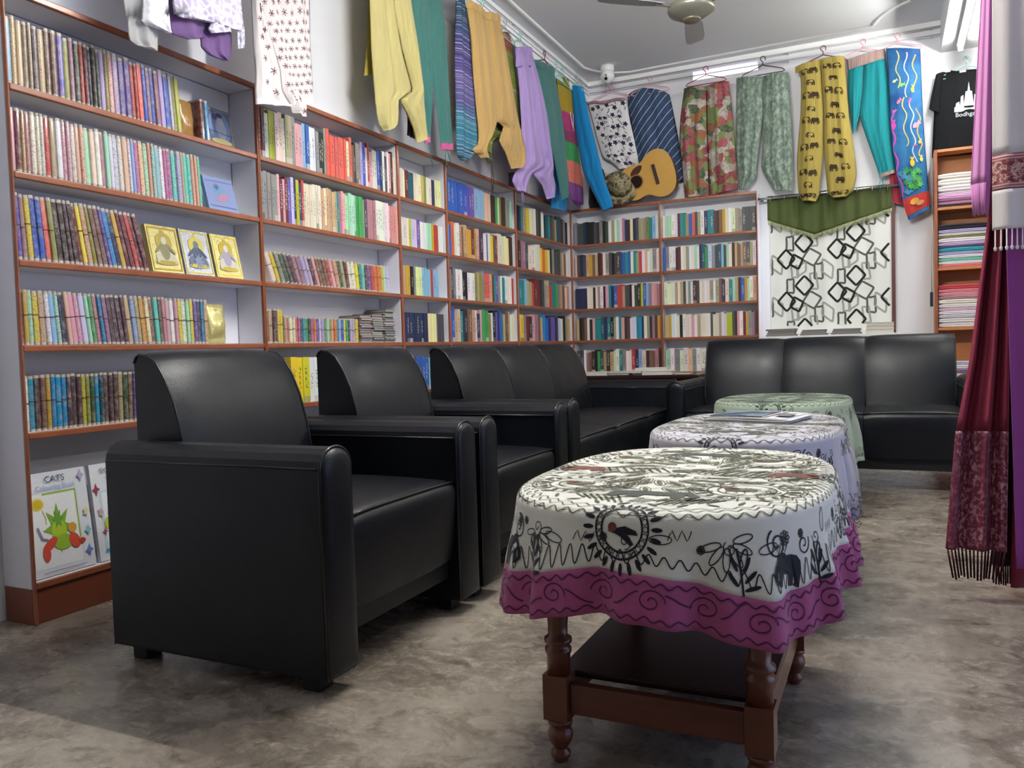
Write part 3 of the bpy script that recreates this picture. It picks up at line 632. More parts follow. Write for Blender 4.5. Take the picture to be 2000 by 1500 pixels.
def table(loc, rz, label, a=.315, b=.455):
    e = empty('coffee_table', loc, rz, label, 'table', 'oval coffee tables')
    ol_ = [(supr(q, a, b)*math.cos(q), supr(q, a, b)*math.sin(q)) for q in [2*math.pi*i/48 for i in range(48)]]
    MB().prism(ol_, .536, .558, 'z').build('table_top', M['wooddark'], e, .004)
    hx, hy = .200, .283
    for sx, sy in ((-1, -1), (1, -1), (1, 1), (-1, 1)):
        l = MB().lathe(LEG, 20).box(-.026, .026, -.026, .026, .0925, .1855).lathe(LEG2, 20).build('leg', M['wood'], e); l.location = (sx*hx, sy*hy, 0)
    for sx in (-1, 1): MB().box(sx*hx-.011, sx*hx+.011, -hy+.0265, hy-.0265, .105, .168).build('rail', M['wood'], e, .003)
    for sy in (-1, 1): MB().box(-hx+.0265, hx-.0265, sy*hy-.011, sy*hy+.011, .105, .168).build('rail', M['wood'], e, .003)
    MB().box(-hx-.01, hx+.01, -hy+.027, hy-.027, .1685, .182).build('lower_shelf', M['wooddark'], e, .002)
    MB().box(-.18, .18, -.30, .30, .49, .535).build('apron', M['wooddark'], e)
    return e
class Drape:
    """cloth lying on an oval top and hanging round it; flat cloth coordinates (u, v) -> surface point"""
    def __init__(s, a, b, drop, corner, seed, flare=.06, nf=11, amp=.012):
        s.a, s.b, s.drop, s.corner, s.flare = a, b, drop, corner, flare
        r = random.Random(seed); s.ph = [r.uniform(0, 6.28) for _ in range(3)]; s.nf = nf; s.amp = amp
    def Rr(s, th): return supr(th, s.a, s.b)
    def smax(s, th):
        c = max(0., abs(math.sin(2*math.atan2(math.sin(th)/s.b, math.cos(th)/s.a))))**3
        return s.Rr(th)+s.drop+s.corner*c+.006*math.sin(5*th+s.ph[2])
    def P(s, u, v, off=0.):
        r = math.hypot(u, v); th = math.atan2(v, u); return s.S(r, th, off)
    def S(s, r, th, off=0.):
        Rr = s.Rr(th); bend = .022
        if r <= Rr-bend: return Vector((r*math.cos(th), r*math.sin(th), TZ+off+.001))
        x = r-(Rr-bend)
        if x < bend*1.57:
            q = x/bend; rad = Rr-bend+(bend+off)*math.sin(q); z = TZ+.001-bend+(bend+off)*math.cos(q)
        else:
            d = x-bend*1.57; f = min(1, d/.12); f = f*f*(3-2*f)
            rip = s.amp*math.sin(s.nf*th+s.ph[0]+.5*math.sin(3*th+s.ph[1]))+.5*s.amp*math.sin((2*s.nf+1)*th+s.ph[1])
            rad = Rr+off+s.flare*d+rip*f*min(1., .35+d/.25); z = TZ+.001-bend-d*.985
        return Vector((rad*math.cos(th), rad*math.sin(th), z))
def ribbon(mb, D, pts, wd, off=.0012, closed=False, step=.006):
    q = []
    P = [Vector(p) for p in pts]+([Vector(pts[0])] if closed else [])
    for a, b in zip(P, P[1:]):
        n = max(1, int((b-a).length/step)); q += [a+(b-a)*(i/n) for i in range(n)]
    q.append(P[-1]); rows = []
    for i, p in enumerate(q):
        d = q[min(i+1, len(q)-1)]-q[max(i-1, 0)]
        if d.length < 1e-7: continue
        nr = Vector((-d.y, d.x)).normalized()*wd/2
        rows.append([D(*(p+nr), off), D(*(p-nr), off)])
    if len(rows) > 1: mb.grid(rows, smooth=False)
from mathutils.geometry import tessellate_polygon
def dens(poly, step):
    o = []
    for a, b in zip(poly, list(poly[1:])+[poly[0]]):
        n = max(1, int(math.hypot(b[0]-a[0], b[1]-a[1])/step)); o += [(lerp(a[0], b[0], i/n), lerp(a[1], b[1], i/n)) for i in range(n)]
    return o
def fillp(mb, D, poly, off=.0014, concave=False):
    # filled motif that follows the cloth
    if concave:
        p = dens(poly, .02); tri = tessellate_polygon([[Vector((x, y, 0)) for x, y in p]])
        mb.add([D(x, y, off) for x, y in p], [tuple(t_) for t_ in tri]); return
    c = Vector((sum(p[0] for p in poly)/len(poly), sum(p[1] for p in poly)/len(poly))); n = len(poly); vs = []
    for k in (.34, .67, 1.): vs += [D(*(c+(Vector(p)-c)*k), off) for p in poly]
    o = [D(c.x, c.y, off)]+vs
    f = [(0, 1+i, 1+(i+1) % n) for i in range(n)]
    for k in range(2): f += [(1+k*n+i, 1+(k+1)*n+i, 1+(k+1)*n+(i+1) % n, 1+k*n+(i+1) % n) for i in range(n)]
    mb.add(o, f, 0)
ELE = [(-.5, .05), (-.56, -.12), (-.50, -.30), (-.40, -.36), (-.36, -.28), (-.43, -.24), (-.44, -.10), (-.38, .0), (-.36, -.38), (-.24, -.38), (-.22, -.12), (.08, -.12), (.12, -.38), (.26, -.38), (.27, -.10), (.38, -.38), (.5, -.38), (.5, .05), (.44, .24), (.28, .34), (.05, .34), (-.12, .30), (-.22, .36), (-.40, .32)]
def tr(poly, cx, cy, s, a=0., fx=1, sy=1.):
    return [(cx+(p[0]*fx*s)*math.cos(a)-(p[1]*s*sy)*math.sin(a), cy+(p[0]*fx*s)*math.sin(a)+(p[1]*s*sy)*math.cos(a)) for p in poly]
def spiral(cx, cy, r, turns, a0, dirn=1, n=26): return [(cx+r*(1-i/n*.85)*math.cos(a0+dirn*turns*2*math.pi*i/n), cy+r*(1-i/n*.85)*math.sin(a0+dirn*turns*2*math.pi*i/n)) for i in range(n+1)]
def tablecloth(loc, rz, label, cols, D, border, rich=1.0, seed=1):
    e = empty('tablecloth', loc, rz, label, 'tablecloth', 'embroidered tablecloths')
    nth = 220; P = D.P; pol = [2*math.pi*i/nth for i in range(nth)]
    rows = []
    for k in range(0, 8): rows.append([D.S((D.Rr(q)-.022)*max(.001, k/7), q) for q in pol])
    for k in range(1, 6): rows.append([D.S(D.Rr(q)-.022+.022*1.57*k/5, q) for q in pol])
    bw = border
    for k in range(1, 13): rows.append([D.S(lerp(D.Rr(q)+.0125, D.smax(q)-bw, k/12), q) for q in pol])
    cl = MB().grid(rows, closed=True).build('cloth', cols[0], e)
    rows2 = [[D.S(lerp(D.smax(q)-bw, D.smax(q), k/6), q) for q in pol] for k in range(7)]
    MB().grid(rows2, closed=True).build('border', cols[1], e)
    for o in e.children:
        m = o.modifiers.new('thick', 'SOLIDIFY'); m.thickness = .0012; m.offset = 1
    rnd = random.Random(seed)
    top = MB(); dark = MB(); rust = MB(); grey = MB(); pink = MB()
    # --- rings near the rim
    for fr, wv, n_ in ((.985, .006, 90), (.94, .007, 80), (.90, .006, 74)):
        ribbon(top, P, [((D.Rr(q)*fr+wv*math.sin(n_*q))*math.cos(q), (D.Rr(q)*fr+wv*math.sin(n_*q))*math.sin(q)) for q in [2*math.pi*i/620 for i in range(620)]], .0026, closed=True)
    # --- centre bird-like flower with striped wings
    fillp(top, P, ell(0, .01, .03, .018)); fillp(top, P, ell(.03, .03, .018, .012)); fillp(top, P, star(0, -.055, .03, .012, 7))
    for sgn in (-1, 1):
        for i in range(9):
            x = sgn*(.03+.018*i); ribbon(top, P, [(x, -.012-.004*i), (x+sgn*.03, .045-.002*i)], .0055)
        ribbon(top, P, [(0, 0)]+[(sgn*.02*i, -.018-.0035*i) for i in range(1, 11)], .004); ribbon(top, P, [(sgn*.02*i, .045+.012*math.sin(i*.5)) for i in range(0, 11)], .003)
    # --- four oval medallions
    for sx in (-1, 1):
        for sy in (-1, 1):
            cx, cy = sx*.165, sy*.20
            for f in (.055, .075): ribbon(top, P, ell(cx, cy, f, f*.95, 36), .0035, closed=True)
            for i in range(22):
                q = 2*math.pi*i/22; fillp(top, P, ell(cx+.09*math.cos(q), cy+.086*math.sin(q), .011, .0048, 8, q))
            fillp(top, P, ell(cx-.01, cy, .032, .014, 12, .2)); fillp(rust, P, ell(cx-.03, cy+.012, .016, .012, 10))
            for i in range(7): ribbon(top, P, [(cx-sx*(.02+.014*i), cy+sy*.11), (cx-sx*(.05+.014*i), cy+sy*(.15+.006*i))], .005)
    # --- long animals front and back, rust animals left and right
    for sy in (-1, 1):
        fillp(grey, P, tr(ELE, 0, sy*.285, .17, 0, sy, .5), concave=True); ribbon(top, P, [(-.12+.02*i, sy*(.335+.01*math.sin(i))) for i in range(13)], .003)
        for i in range(6): ribbon(top, P, [(sy*(.04+.02*i), sy*.24), (sy*(.09+.02*i), sy*.215)], .0045)
    for sx in (-1, 1):
        fillp(rust, P, tr(ELE, sx*.235, .0, .10, 1.5708*0, sx, .9), concave=True)
        for i in range(6): ribbon(top, P, [(sx*.29, -.05+.02*i), (sx*.215, -.07+.026*i)], .003)
    for cx, cy in [(sx*.165, sy*.20) for sx in (-1, 1) for sy in (-1, 1)]:
        for f in (.104, .112): ribbon(top, P, ell(cx, cy, f, f*.95, 40), .0022, closed=True)
    for i in range(20):
        q = 2*math.pi*i/20+.15
        for rad, ln_ in ((.105, .030), (.16, .026)):
            x, y = rad*1.0*math.cos(q), rad*1.5*math.sin(q); fillp(top, P, ell(x, y, ln_, .0055, 10, q+.5)); ribbon(top, P, ell(x, y, ln_*1.25, .011, 14, q+.5), .002, closed=True)
    for i in range(46):
        q = 2*math.pi*i/46; rr0 = D.Rr(q)
        fillp(top, P, ell(rr0*.84*math.cos(q), rr0*.84*math.sin(q), .016, .0042, 8, q+(.7 if i % 2 else -.7)))
        ribbon(top, P, [(rr0*.78*math.cos(q), rr0*.78*math.sin(q)), (rr0*.70*math.cos(q+.05), rr0*.70*math.sin(q+.05))], .0035)
    # --- background scrolls on the top
    for i in range(int(230*rich)):
        q = rnd.uniform(0, 6.28); r = math.sqrt(rnd.uniform(.02, .72)); x, y = r*D.a*math.cos(q), r*D.b*math.sin(q); a0 = rnd.uniform(0, 6.28)
        if i % 3 == 0: ribbon(top, P, spiral(x, y, rnd.uniform(.012, .024), 1.3, a0), .0024)
        elif i % 3 == 1: ribbon(top, P, [(x+.012*k*math.cos(a0*.2), y+.012*k*math.sin(a0*.2)+.006*math.sin(k*1.3)) for k in range(6)], .0024)
        else:
            for k in range(4): ribbon(top, P, [(x+.009*k, y), (x+.009*k+.02, y+.03)], .0032)
    # --- hanging skirt
    def sk(th, d): # angle along the rim, distance below the rim
        r = D.Rr(th)+.012+d; return (r*math.cos(th), r*math.sin(th))
    def skpoly(poly, th, d, s, fx=1):
        R0 = (Vector(sk(th+.02, .05))-Vector(sk(th-.02, .05))).length/.04; o = []
        for x, y in poly: o.append(sk(th+fx*x*s/R0, d-y*s))
        return o
    def med(th, s=.078):
        for f in (.78, .6): ribbon(dark, P, skpoly(ell(0, 0, f, f, 40), th, .006, s), .0032, closed=True)
        for i in range(24):
            q = 2*math.pi*i/24; ribbon(dark, P, skpoly(ell(.69*math.cos(q), .69*math.sin(q), .075, .075, 8), th, .006, s), .0016, closed=True, step=.003); fillp(dark, P, skpoly(ell(1.02*math.cos(q), 1.02*math.sin(q), .17, .062, 8, q), th, .006, s))
        fillp(rust, P, skpoly(ell(-.28, .02, .13, .12), th, .006, s)); fillp(dark, P, skpoly([(-.42, -.08), (-.2, .0), (.1, .06), (.42, -.05), (.48, -.16), (.15, -.12), (.36, -.38), (.28, -.44), (-.05, -.2), (-.2, -.14)], th, .006, s))
    def leaf(th, d, s):
        ribbon(dark, P, skpoly([(0, -.9), (-.05, 0), (-.2, .9)], th, d, s), .0045)
        for i, (x, y, a_) in enumerate(((-.35, .35, 2.0), (.35, -.2, .7), (.4, -.62, .25), (.22, .25, 1.1), (-.4, -.25, 2.2))): fillp(dark, P, skpoly(ell(x, y, .36, .085, 10, a_), th, d, s))
        ribbon(dark, P, skpoly(ell(.1, .45, .14, .42, 16, -.3), th, d, s), .003, closed=True)
    def flower(th, d, s):
        for i in range(8): ribbon(dark, P, skpoly(ell(.6*math.cos(.785*i), .6*math.sin(.785*i), .26, .2, 9, .785*i), th, d, s), .002, closed=True, step=.003)
        fillp(dark, P, skpoly(ell(0, 0, .25, .25, 10), th, d, s))
    TH = -math.pi/2
    ca_ = math.atan2(D.b, D.a)      # angle of the cloth corners
    def spray(th, d, s, w_=.0021):
        for j in range(6): ribbon(dark, P, skpoly(ell(.8*math.cos(j*.62-.2), -.7*math.sin(j*.62-.2), .5, .17, 14, -(j*.62-.2)), th, d, s), w_, closed=True)
    for k, t0 in enumerate((TH, 0., -TH, math.pi)):
        med(t0-.02, .068 if k % 2 == 0 else .062)
        if rich >= .5:
            m = 1. if k % 2 == 0 else .9
            spray(t0+.36*m, .026, .040); spray(t0-.40*m, .030, .034); flower(t0+.60*m if k % 2 == 0 else t0+.55, .028, .015); flower(t0-.55*m, .022, .014)
    if rich >= .5:
        for sx in (-1, 1):
            for sy in (-1, 1):
                c0 = math.atan2(sy*math.sin(ca_), sx*math.cos(ca_)); dr = sx*sy*-1.
                fillp(dark, P, skpoly(tr(ELE, 0, 0, 1., -.25*sx*-sy, -sx*sy), c0, .082, .076), .0022, True)
                leaf(c0+dr*.20*-1, .075, .044); leaf(c0+dr*.19, .085, .040); ribbon(dark, P, skpoly(spiral(0, 0, 1, 1.6, 2.0, sx), c0-.05*dr, .035, .026), .003); ribbon(dark, P, skpoly(spiral(0, 0, 1, 1.4, .5, -sx), c0+.10*dr, .045, .020), .0026)
    rs_ = random.Random(seed+5)
    for i in range(int(64*rich)):
        q = 2*math.pi*i/(64*rich)+rs_.uniform(-.03, .03); d = rs_.uniform(.012, .045)
        if i % 4 == 0: ribbon(dark, P, skpoly(spiral(0, 0, 1, 1.3, rs_.uniform(0, 6)), q, d, .014), .0018)
        elif i % 4 == 1: ribbon(dark, P, skpoly(ell(0, 0, 1., .35, 16, rs_.uniform(0, 3)), q, d, .022), .0018, closed=True)
        elif i % 4 == 2: ribbon(dark, P, skpoly([(.25*k, .5*math.sin(k*1.5)) for k in range(-5, 6)], q, d, .018), .0018)
        else: flower(q, d, .009)
    N = 1500; ph = rnd.uniform(0, 6)
    ribbon(dark, P, [sk(q, D.smax(q)-D.Rr(q)-.012-bw-.027+.022*math.sin(120*q+1.2*math.sin(7*q))*(.68+.32*math.sin(5*q+ph))) for q in [2*math.pi*i/N for i in range(N)]], .0024, closed=True, step=.004)
    if bw > .02:
        for off_, am in ((.012, .004), (.070, .004)):
            ribbon(pink, P, [sk(q, D.smax(q)-D.Rr(q)-.012-bw+off_+am*math.sin(110*q)) for q in [2*math.pi*i/900 for i in range(900)]], .0028, closed=True, step=.004)
        ns = 34
        for i in range(ns):
            q = 2*math.pi*i/ns; d = D.smax(q)-D.Rr(q)-.012-bw+.040
            ribbon(pink, P, [sk(q+x*.02/.4, d+y*.02) for x, y in spiral(0, 0, 1.05, 1.5, math.pi*(i % 2), 1 if i % 2 else -1, 30)], .0026, step=.003)
            ribbon(pink, P, [sk(q+.05+.09*k/8, d+(.012 if i % 2 else -.012)*math.cos(math.pi*k/8)) for k in range(9)], .0026, step=.004)
    for mb, mt, nm in ((top, cols[2], 'embroidery'), (dark, cols[3], 'embroidery'), (rust, cols[4], 'embroidery'), (grey, cols[5], 'embroidery'), (pink, cols[6], 'border_embroidery')):
        if mb.f: mb.build(nm, mt, e)['kind'] = 'stuff'
    return e
cw = cloth_mat('offwhite_cotton', '#dedcd2', .06, weave=320); cp = cloth_mat('plum_pink_border', '#ac5585', .25, weave=320); cg = cloth_mat('pale_lilac_cotton', '#b9b6c0', .1, weave=320); cgr = cloth_mat('pale_green_cotton', '#a0ae9a', .12, weave=320)
yo = cloth_mat('olive_thread', '#66664c', .3); yd = cloth_mat('charcoal_thread', '#23242e', .3); yr = cloth_mat('rust_thread', '#7a4535', .3); yg = cloth_mat('grey_green_thread', '#4d5147', .3); yp = cloth_mat('dark_plum_thread', '#5c2450', .3); ygn = cloth_mat('dark_green_thread', '#39493a', .3); cgb = cloth_mat('grey_lilac_border', '#8c8494', .2)
T1, T2, T3 = (-.420, 1.79, 0), (-.448, 2.93, 0), (-.487, 4.27, 0)
table(T1, R(0), 'oval coffee table with turned legs under the pink-bordered cloth')
table(T2, R(0), 'oval coffee table under the grey cloth with the magazine', .305, .50)
table(T3, R(0), 'oval coffee table under the green cloth by the far sofa', .315, .43)
tablecloth(T1, R(1), 'white embroidered tablecloth with wide plum-pink border on the nearest table', [cw, cp, yo, yd, yr, yg, yp], Drape(.322, .462, .170, .052, 4, .16, 17, .017), .082)
tablecloth(T2, 0, 'grey-white embroidered tablecloth under the magazine on the middle table', [cg, cgb, yo, yd, yo, yg, yd], Drape(.312, .507, .30, .03, 9, .10, 12, .018), .05, .5, 2)
tablecloth(T3, 0, 'pale green embroidered tablecloth on the table before the far sofa', [cgr, cgr, ygn, ygn, ygn, ygn, ygn], Drape(.322, .437, .30, .03, 11, .10, 12, .018), .02, .5, 3)
# magazine on the middle table
e = empty('magazine', (-.44, 3.07, TZ+.0035), R(-14), 'folded newspaper magazine lying on the middle table', 'magazine')
pgm = plain('newsprint', '#d9d9da', .7, .3, .12, 90); cvm = NT('magazine_cover_print'); co = cvm.coord()
n_ = cvm.noise(co, 9, 3); cvm = cvm.fin(cvm.ramp(n_, [(.3, '#1f2a36'), (.48, '#3d5164'), (.58, '#8593a0'), (.7, '#2f3d50')]), .35, .5)
for i in range(5):
    rows = [[(lerp(-.155, .155, j/8)+.003*i*(1 if i % 2 else -1), lerp(-.12, .12, k/6)+.004*math.sin(i*2), .0035*i+.004*math.sin(math.pi*j/8)*(1 if i > 2 else .3)+.003*(k/6)) for j in range(9)] for k in range(7)]
    o = MB().grid(rows).build('sheet', pgm, e); sd = o.modifiers.new('t', 'SOLIDIFY'); sd.thickness = .0022
rows = [[(lerp(-.150, .055, j/6), lerp(-.115, .115, k/6), .0178+.004*math.sin(math.pi*(j*.66)/8)+.003*(k/6)) for j in range(7)] for k in range(7)]
MB().grid(rows).build('cover_photo', cvm, e)
MB().add([(.085, -.07, .0215), (.14, -.07, .021), (.14, .03, .0225), (.085, .03, .0225)], [(0, 1, 2, 3)]).build('printed_picture', pm('6f7275'), e)
MB().add([(.058, -.11, .021), (.070, -.11, .021), (.075, .11, .0245), (.063, .11, .0245)], [(0, 1, 2, 3)]).build('printed_stripe', pm('b59a9c'), e)
# ------------------------------------------------------------------ garments on the rails
G={
'yellow':('x',-2.33,[[(3.427,2.61,3.637,2.688),(3.426,2.399,3.705,2.467),(3.434,2.232,3.78,2.316),(3.442,2.156,3.791,2.258),(3.445,2.107,3.659,2.178),(3.454,2.052,3.648,2.108),(3.47,2.006,3.622,2.035),(3.507,1.982,3.56,2.005)],[(3.637,2.688,3.808,2.752),(3.705,2.467,3.867,2.527),(3.78,2.316,3.9,2.351),(3.791,2.258,3.911,2.283),(3.673,2.189,3.922,2.215),(3.726,2.135,3.929,2.146),(3.793,2.067,3.935,2.069),(3.825,1.993,3.933,2.038)]]),
'mustback':('x',-2.385,[[(3.486,2.64,3.686,2.714),(3.467,2.434,3.672,2.501),(3.434,2.249,3.66,2.315)]]),
'brownback':('x',-2.40,[[(3.759,2.746,3.921,2.806),(3.836,2.389,3.988,2.434),(3.857,2.145,3.924,2.146),(3.846,2.049,3.924,2.043)]]),
'teal':('x',-2.365,[[(3.872,2.782,4.059,2.852),(3.905,2.599,4.095,2.663),(3.94,2.454,4.085,2.498),(3.964,2.342,4.075,2.389),(3.993,2.19,4.048,2.236),(3.981,2.059,4.017,2.084)],[(4.059,2.852,4.226,2.914),(4.095,2.663,4.256,2.717),(4.084,2.473,4.265,2.527),(4.092,2.378,4.271,2.428),(4.123,2.222,4.277,2.261),(4.15,2.061,4.298,2.093)]]),
'tealcuff':('x',-2.365,[[(3.972,2.056,4.026,2.083),(3.970,2.026,4.018,2.043)],[(4.150,2.064,4.304,2.096),(4.157,2.029,4.301,2.054)]]),
'stripe':('x',-2.355,[[(4.377,2.968,4.469,3.003),(4.339,2.675,4.536,2.738),(4.333,2.444,4.563,2.508),(4.323,2.245,4.58,2.308),(4.319,2.099,4.59,2.158),(4.332,2.025,4.51,2.061),(4.376,2.008,4.432,2.021)]]),
'orange':('x',-2.315,[[(4.436,2.969,4.67,2.984),(4.483,2.787,4.72,2.839),(4.497,2.573,4.768,2.635),(4.53,2.363,4.817,2.427),(4.551,2.235,4.822,2.345),(4.551,2.182,4.731,2.236),(4.534,2.134,4.645,2.167),(4.459,2.087,4.641,2.112),(4.568,2.057,4.632,2.07)],[(4.67,2.984,4.901,3.039),(4.72,2.839,4.968,2.902),(4.768,2.635,5.051,2.699),(4.817,2.427,5.135,2.508),(4.822,2.345,5.177,2.42),(4.914,2.334,5.208,2.359),(4.846,2.225,5.253,2.299),(4.929,2.172,5.281,2.245),(4.981,2.115,5.26,2.16),(5.024,2.076,5.179,2.11)]]),
'olive':('x',-2.375,[[(5.008,3.001,5.202,3.052),(5.053,2.906,5.227,2.962),(4.978,2.625,5.31,2.698),(4.827,2.304,5.328,2.42),(4.707,2.221,4.954,2.276),(4.715,2.186,4.863,2.209),(4.751,2.12,4.847,2.13),(4.779,2.07,4.833,2.081)]]),
'lav':('x',-2.33,[[(5.176,2.926,5.3,2.97),(5.222,2.728,5.425,2.786),(5.242,2.496,5.487,2.556),(5.253,2.299,5.579,2.348),(5.258,2.2,5.666,2.223),(5.117,2.073,5.403,2.111),(5.065,2.005,5.32,2.02),(5.144,1.95,5.253,1.953)],[(5.3,2.97,5.44,3.005),(5.425,2.786,5.572,2.828),(5.487,2.556,5.708,2.611),(5.579,2.348,5.763,2.388),(5.666,2.223,5.796,2.253),(5.43,2.121,5.82,2.171),(5.586,2.065,5.844,2.098),(5.677,1.973,5.793,2.008)]]),
'teal2':('x',-2.345,[[(5.53,2.958,5.934,3.005),(5.61,2.841,5.986,2.904),(5.704,2.612,6.079,2.705),(5.764,2.465,6.131,2.547),(5.87,2.324,6.162,2.325),(5.949,2.173,6.177,2.179),(6.014,2.021,6.144,2.07)]]),
'purple':('x',-2.41,[[(5.821,2.95,6.092,2.95),(5.821,2.65,6.092,2.717),(5.93,2.343,6.067,2.371),(5.89,2.003,6.042,2.026)]]),
'blueleg':('x',-2.39,[[(6.033,2.95,6.256,2.95),(6.033,2.587,6.256,2.639),(5.977,2.239,6.292,2.238),(5.897,1.946,6.24,1.967)]]),
'multi':('x',-2.33,[[(5.936,2.971,6.234,3.0),(5.984,2.802,6.307,2.876),(6.037,2.693,6.332,2.766),(6.091,2.571,6.356,2.631),(6.11,2.399,6.412,2.467),(6.144,2.206,6.484,2.278),(6.182,2.063,6.497,2.113),(6.311,2.019,6.468,2.054)]]),
'blue':('y',6.4,[[(-2.384,3.027,-2.273,2.997),(-2.368,2.788,-2.218,2.708),(-2.336,2.548,-2.162,2.466),(-2.292,2.306,-2.107,2.226),(-2.197,2.095,-2.055,2.068),(-2.132,1.962,-2.039,1.991)]]),
'whitefl':('y',6.69,[[(-2.342,2.946,-1.996,2.934),(-2.307,2.815,-1.973,2.787),(-2.266,2.642,-1.939,2.618),(-2.215,2.478,-1.91,2.47),(-2.128,2.415,-1.896,2.386),(-2.075,2.357,-1.903,2.346)]]),
'bstripe':('y',6.725,[[(-1.893,3.015,-1.72,2.977),(-1.99,2.98,-1.638,2.929),(-1.983,2.814,-1.6,2.747),(-1.946,2.582,-1.564,2.531),(-1.907,2.392,-1.542,2.347),(-1.751,2.27,-1.526,2.244),(-1.576,2.199,-1.525,2.204)]]),
'floral':('y',6.70,[[(-1.507,2.933,-1.325,2.923),(-1.54,2.723,-1.325,2.692),(-1.552,2.525,-1.323,2.494),(-1.53,2.221,-1.318,2.246),(-1.518,2.058,-1.322,2.053)],[(-1.325,2.923,-1.144,2.932),(-1.325,2.692,-1.12,2.661),(-1.323,2.494,-1.104,2.464),(-1.318,2.246,-1.094,2.219),(-1.312,2.052,-1.086,2.081)]]),
'sage':('y',6.70,[[(-1.086,2.947,-0.883,2.928),(-1.096,2.658,-0.888,2.627),(-1.097,2.415,-0.92,2.391),(-1.093,2.268,-0.941,2.249),(-1.085,2.169,-0.947,2.173),(-1.082,2.076,-1.019,2.074)],[(-0.883,2.928,-0.69,2.928),(-0.888,2.627,-0.676,2.596),(-0.896,2.388,-0.668,2.358),(-0.908,2.236,-0.668,2.216),(-0.867,2.144,-0.666,2.121),(-0.813,2.042,-0.67,2.021)]]),
'eleph':('y',6.68,[[(-0.638,2.95,-0.46,2.976),(-0.6,2.871,-0.452,2.867),(-0.605,2.612,-0.44,2.587),(-0.624,2.406,-0.443,2.381),(-0.636,2.25,-0.447,2.258),(-0.635,2.114,-0.466,2.094),(-0.626,1.986,-0.477,1.97),(-0.597,1.936,-0.503,1.921)],[(-0.46,2.976,-0.287,2.971),(-0.452,2.867,-0.277,2.837),(-0.44,2.587,-0.261,2.56),(-0.443,2.381,-0.236,2.353),(-0.438,2.256,-0.217,2.198),(-0.427,2.09,-0.212,2.085),(-0.414,1.974,-0.235,1.975),(-0.375,1.934,-0.288,1.935)]]),
'tealp':('y',6.73,[[(-0.266,2.888,-0.156,2.905),(-0.265,2.694,-0.167,2.729),(-0.25,2.528,-0.19,2.545),(-0.239,2.403,-0.216,2.441)],[(-0.156,2.905,-0.005,2.933),(-0.169,2.729,0.014,2.7),(-0.188,2.544,0.026,2.487),(-0.124,2.306,0.038,2.285),(-0.07,2.126,0.051,2.132),(-0.058,2.078,0.053,2.105)]]),
'tealband':('y',6.728,[[(-0.274,2.969,-0.008,3.006),(-0.266,2.886,-0.005,2.931)]]),
'tealhem':('y',6.728,[[(-0.060,2.080,0.055,2.107),(-0.058,2.055,0.056,2.082)]]),
'fish':('y',6.70,[[(-0.004,2.997,0.224,2.95),(0.009,2.825,0.229,2.788),(0.017,2.524,0.239,2.491),(0.034,2.271,0.252,2.242),(0.059,2.067,0.264,2.053),(0.09,1.913,0.271,1.953),(0.117,1.79,0.279,1.853),(0.139,1.719,0.283,1.793)]]),
'fish2':('y',6.745,[[(0.029,2.50,0.079,2.50),(0.029,2.23,0.079,2.223),(0.014,2.07,0.083,2.061),(0.017,1.876,0.099,1.837)]]),
'tee':('y',6.75,[[(0.33,2.767,0.712,2.746),(0.321,2.636,0.72,2.611),(0.311,2.47,0.728,2.447),(0.296,2.166,0.735,2.158)]]),
'teesl':('y',6.745,[[(0.326,2.762,0.387,2.769),(0.294,2.608,0.353,2.599),(0.28,2.522,0.352,2.476)]]),
'teesr':('y',6.745,[[(0.655,2.757,0.716,2.743),(0.690,2.585,0.749,2.585),(0.692,2.456,0.764,2.495)]]),
'print':('x',-2.33,[[(2.60,2.9,2.66,2.9),(2.59,2.6,2.645,2.6),(2.586,2.296,2.627,2.312),(2.584,2.193,2.666,2.201),(2.585,2.091,2.7,2.128),(2.591,2.011,2.734,2.053),(2.583,1.937,2.745,1.971),(2.583,1.878,2.807,1.922)],[(2.66,2.9,2.93,2.9),(2.645,2.6,2.95,2.62),(2.627,2.312,2.958,2.435),(2.666,2.201,2.954,2.298),(2.7,2.128,2.953,2.208),(2.734,2.053,2.956,2.119),(2.745,1.971,2.96,2.041),(2.807,1.922,2.961,1.984)],[(2.761,1.985,2.864,2.0),(2.791,1.929,2.894,1.967),(2.806,1.9,2.891,1.896)]]),
'sheer':('x',-2.36,[[(1.99,2.75,2.13,2.75),(1.994,2.079,2.118,2.126),(2.006,2.032,2.121,2.082),(2.006,1.985,2.135,2.029),(2.012,1.952,2.133,1.988),(2.043,1.945,2.131,1.953)]]),
'sheerin':('x',-2.335,[[(2.03,2.75,2.17,2.75),(2.051,2.096,2.166,2.139),(2.038,2.022,2.166,2.094),(2.073,2.017,2.169,2.05),(2.133,2.02,2.17,2.021)]]),
'lavdk':('x',-2.345,[[(2.185,2.75,2.47,2.75),(2.175,2.145,2.478,2.258),(2.174,2.072,2.48,2.179),(2.18,2.028,2.481,2.135),(2.26,2.034,2.322,2.058)],[(2.286,2.079,2.478,2.144),(2.316,2.055,2.48,2.11),(2.32,2.024,2.475,2.068),(2.357,2.007,2.469,2.041),(2.423,2.008,2.457,2.016)]]),
'lavlace':('x',-2.315,[[(2.18,2.75,2.49,2.75),(2.165,2.137,2.513,2.267),(2.174,2.091,2.517,2.218),(2.203,2.087,2.521,2.18),(2.307,2.115,2.521,2.14)],[(2.365,2.145,2.456,2.182),(2.33,2.094,2.454,2.142),(2.342,2.078,2.45,2.12)],[(2.478,2.16,2.52,2.16),(2.479,2.106,2.518,2.108),(2.477,2.063,2.505,2.074)]]),
}
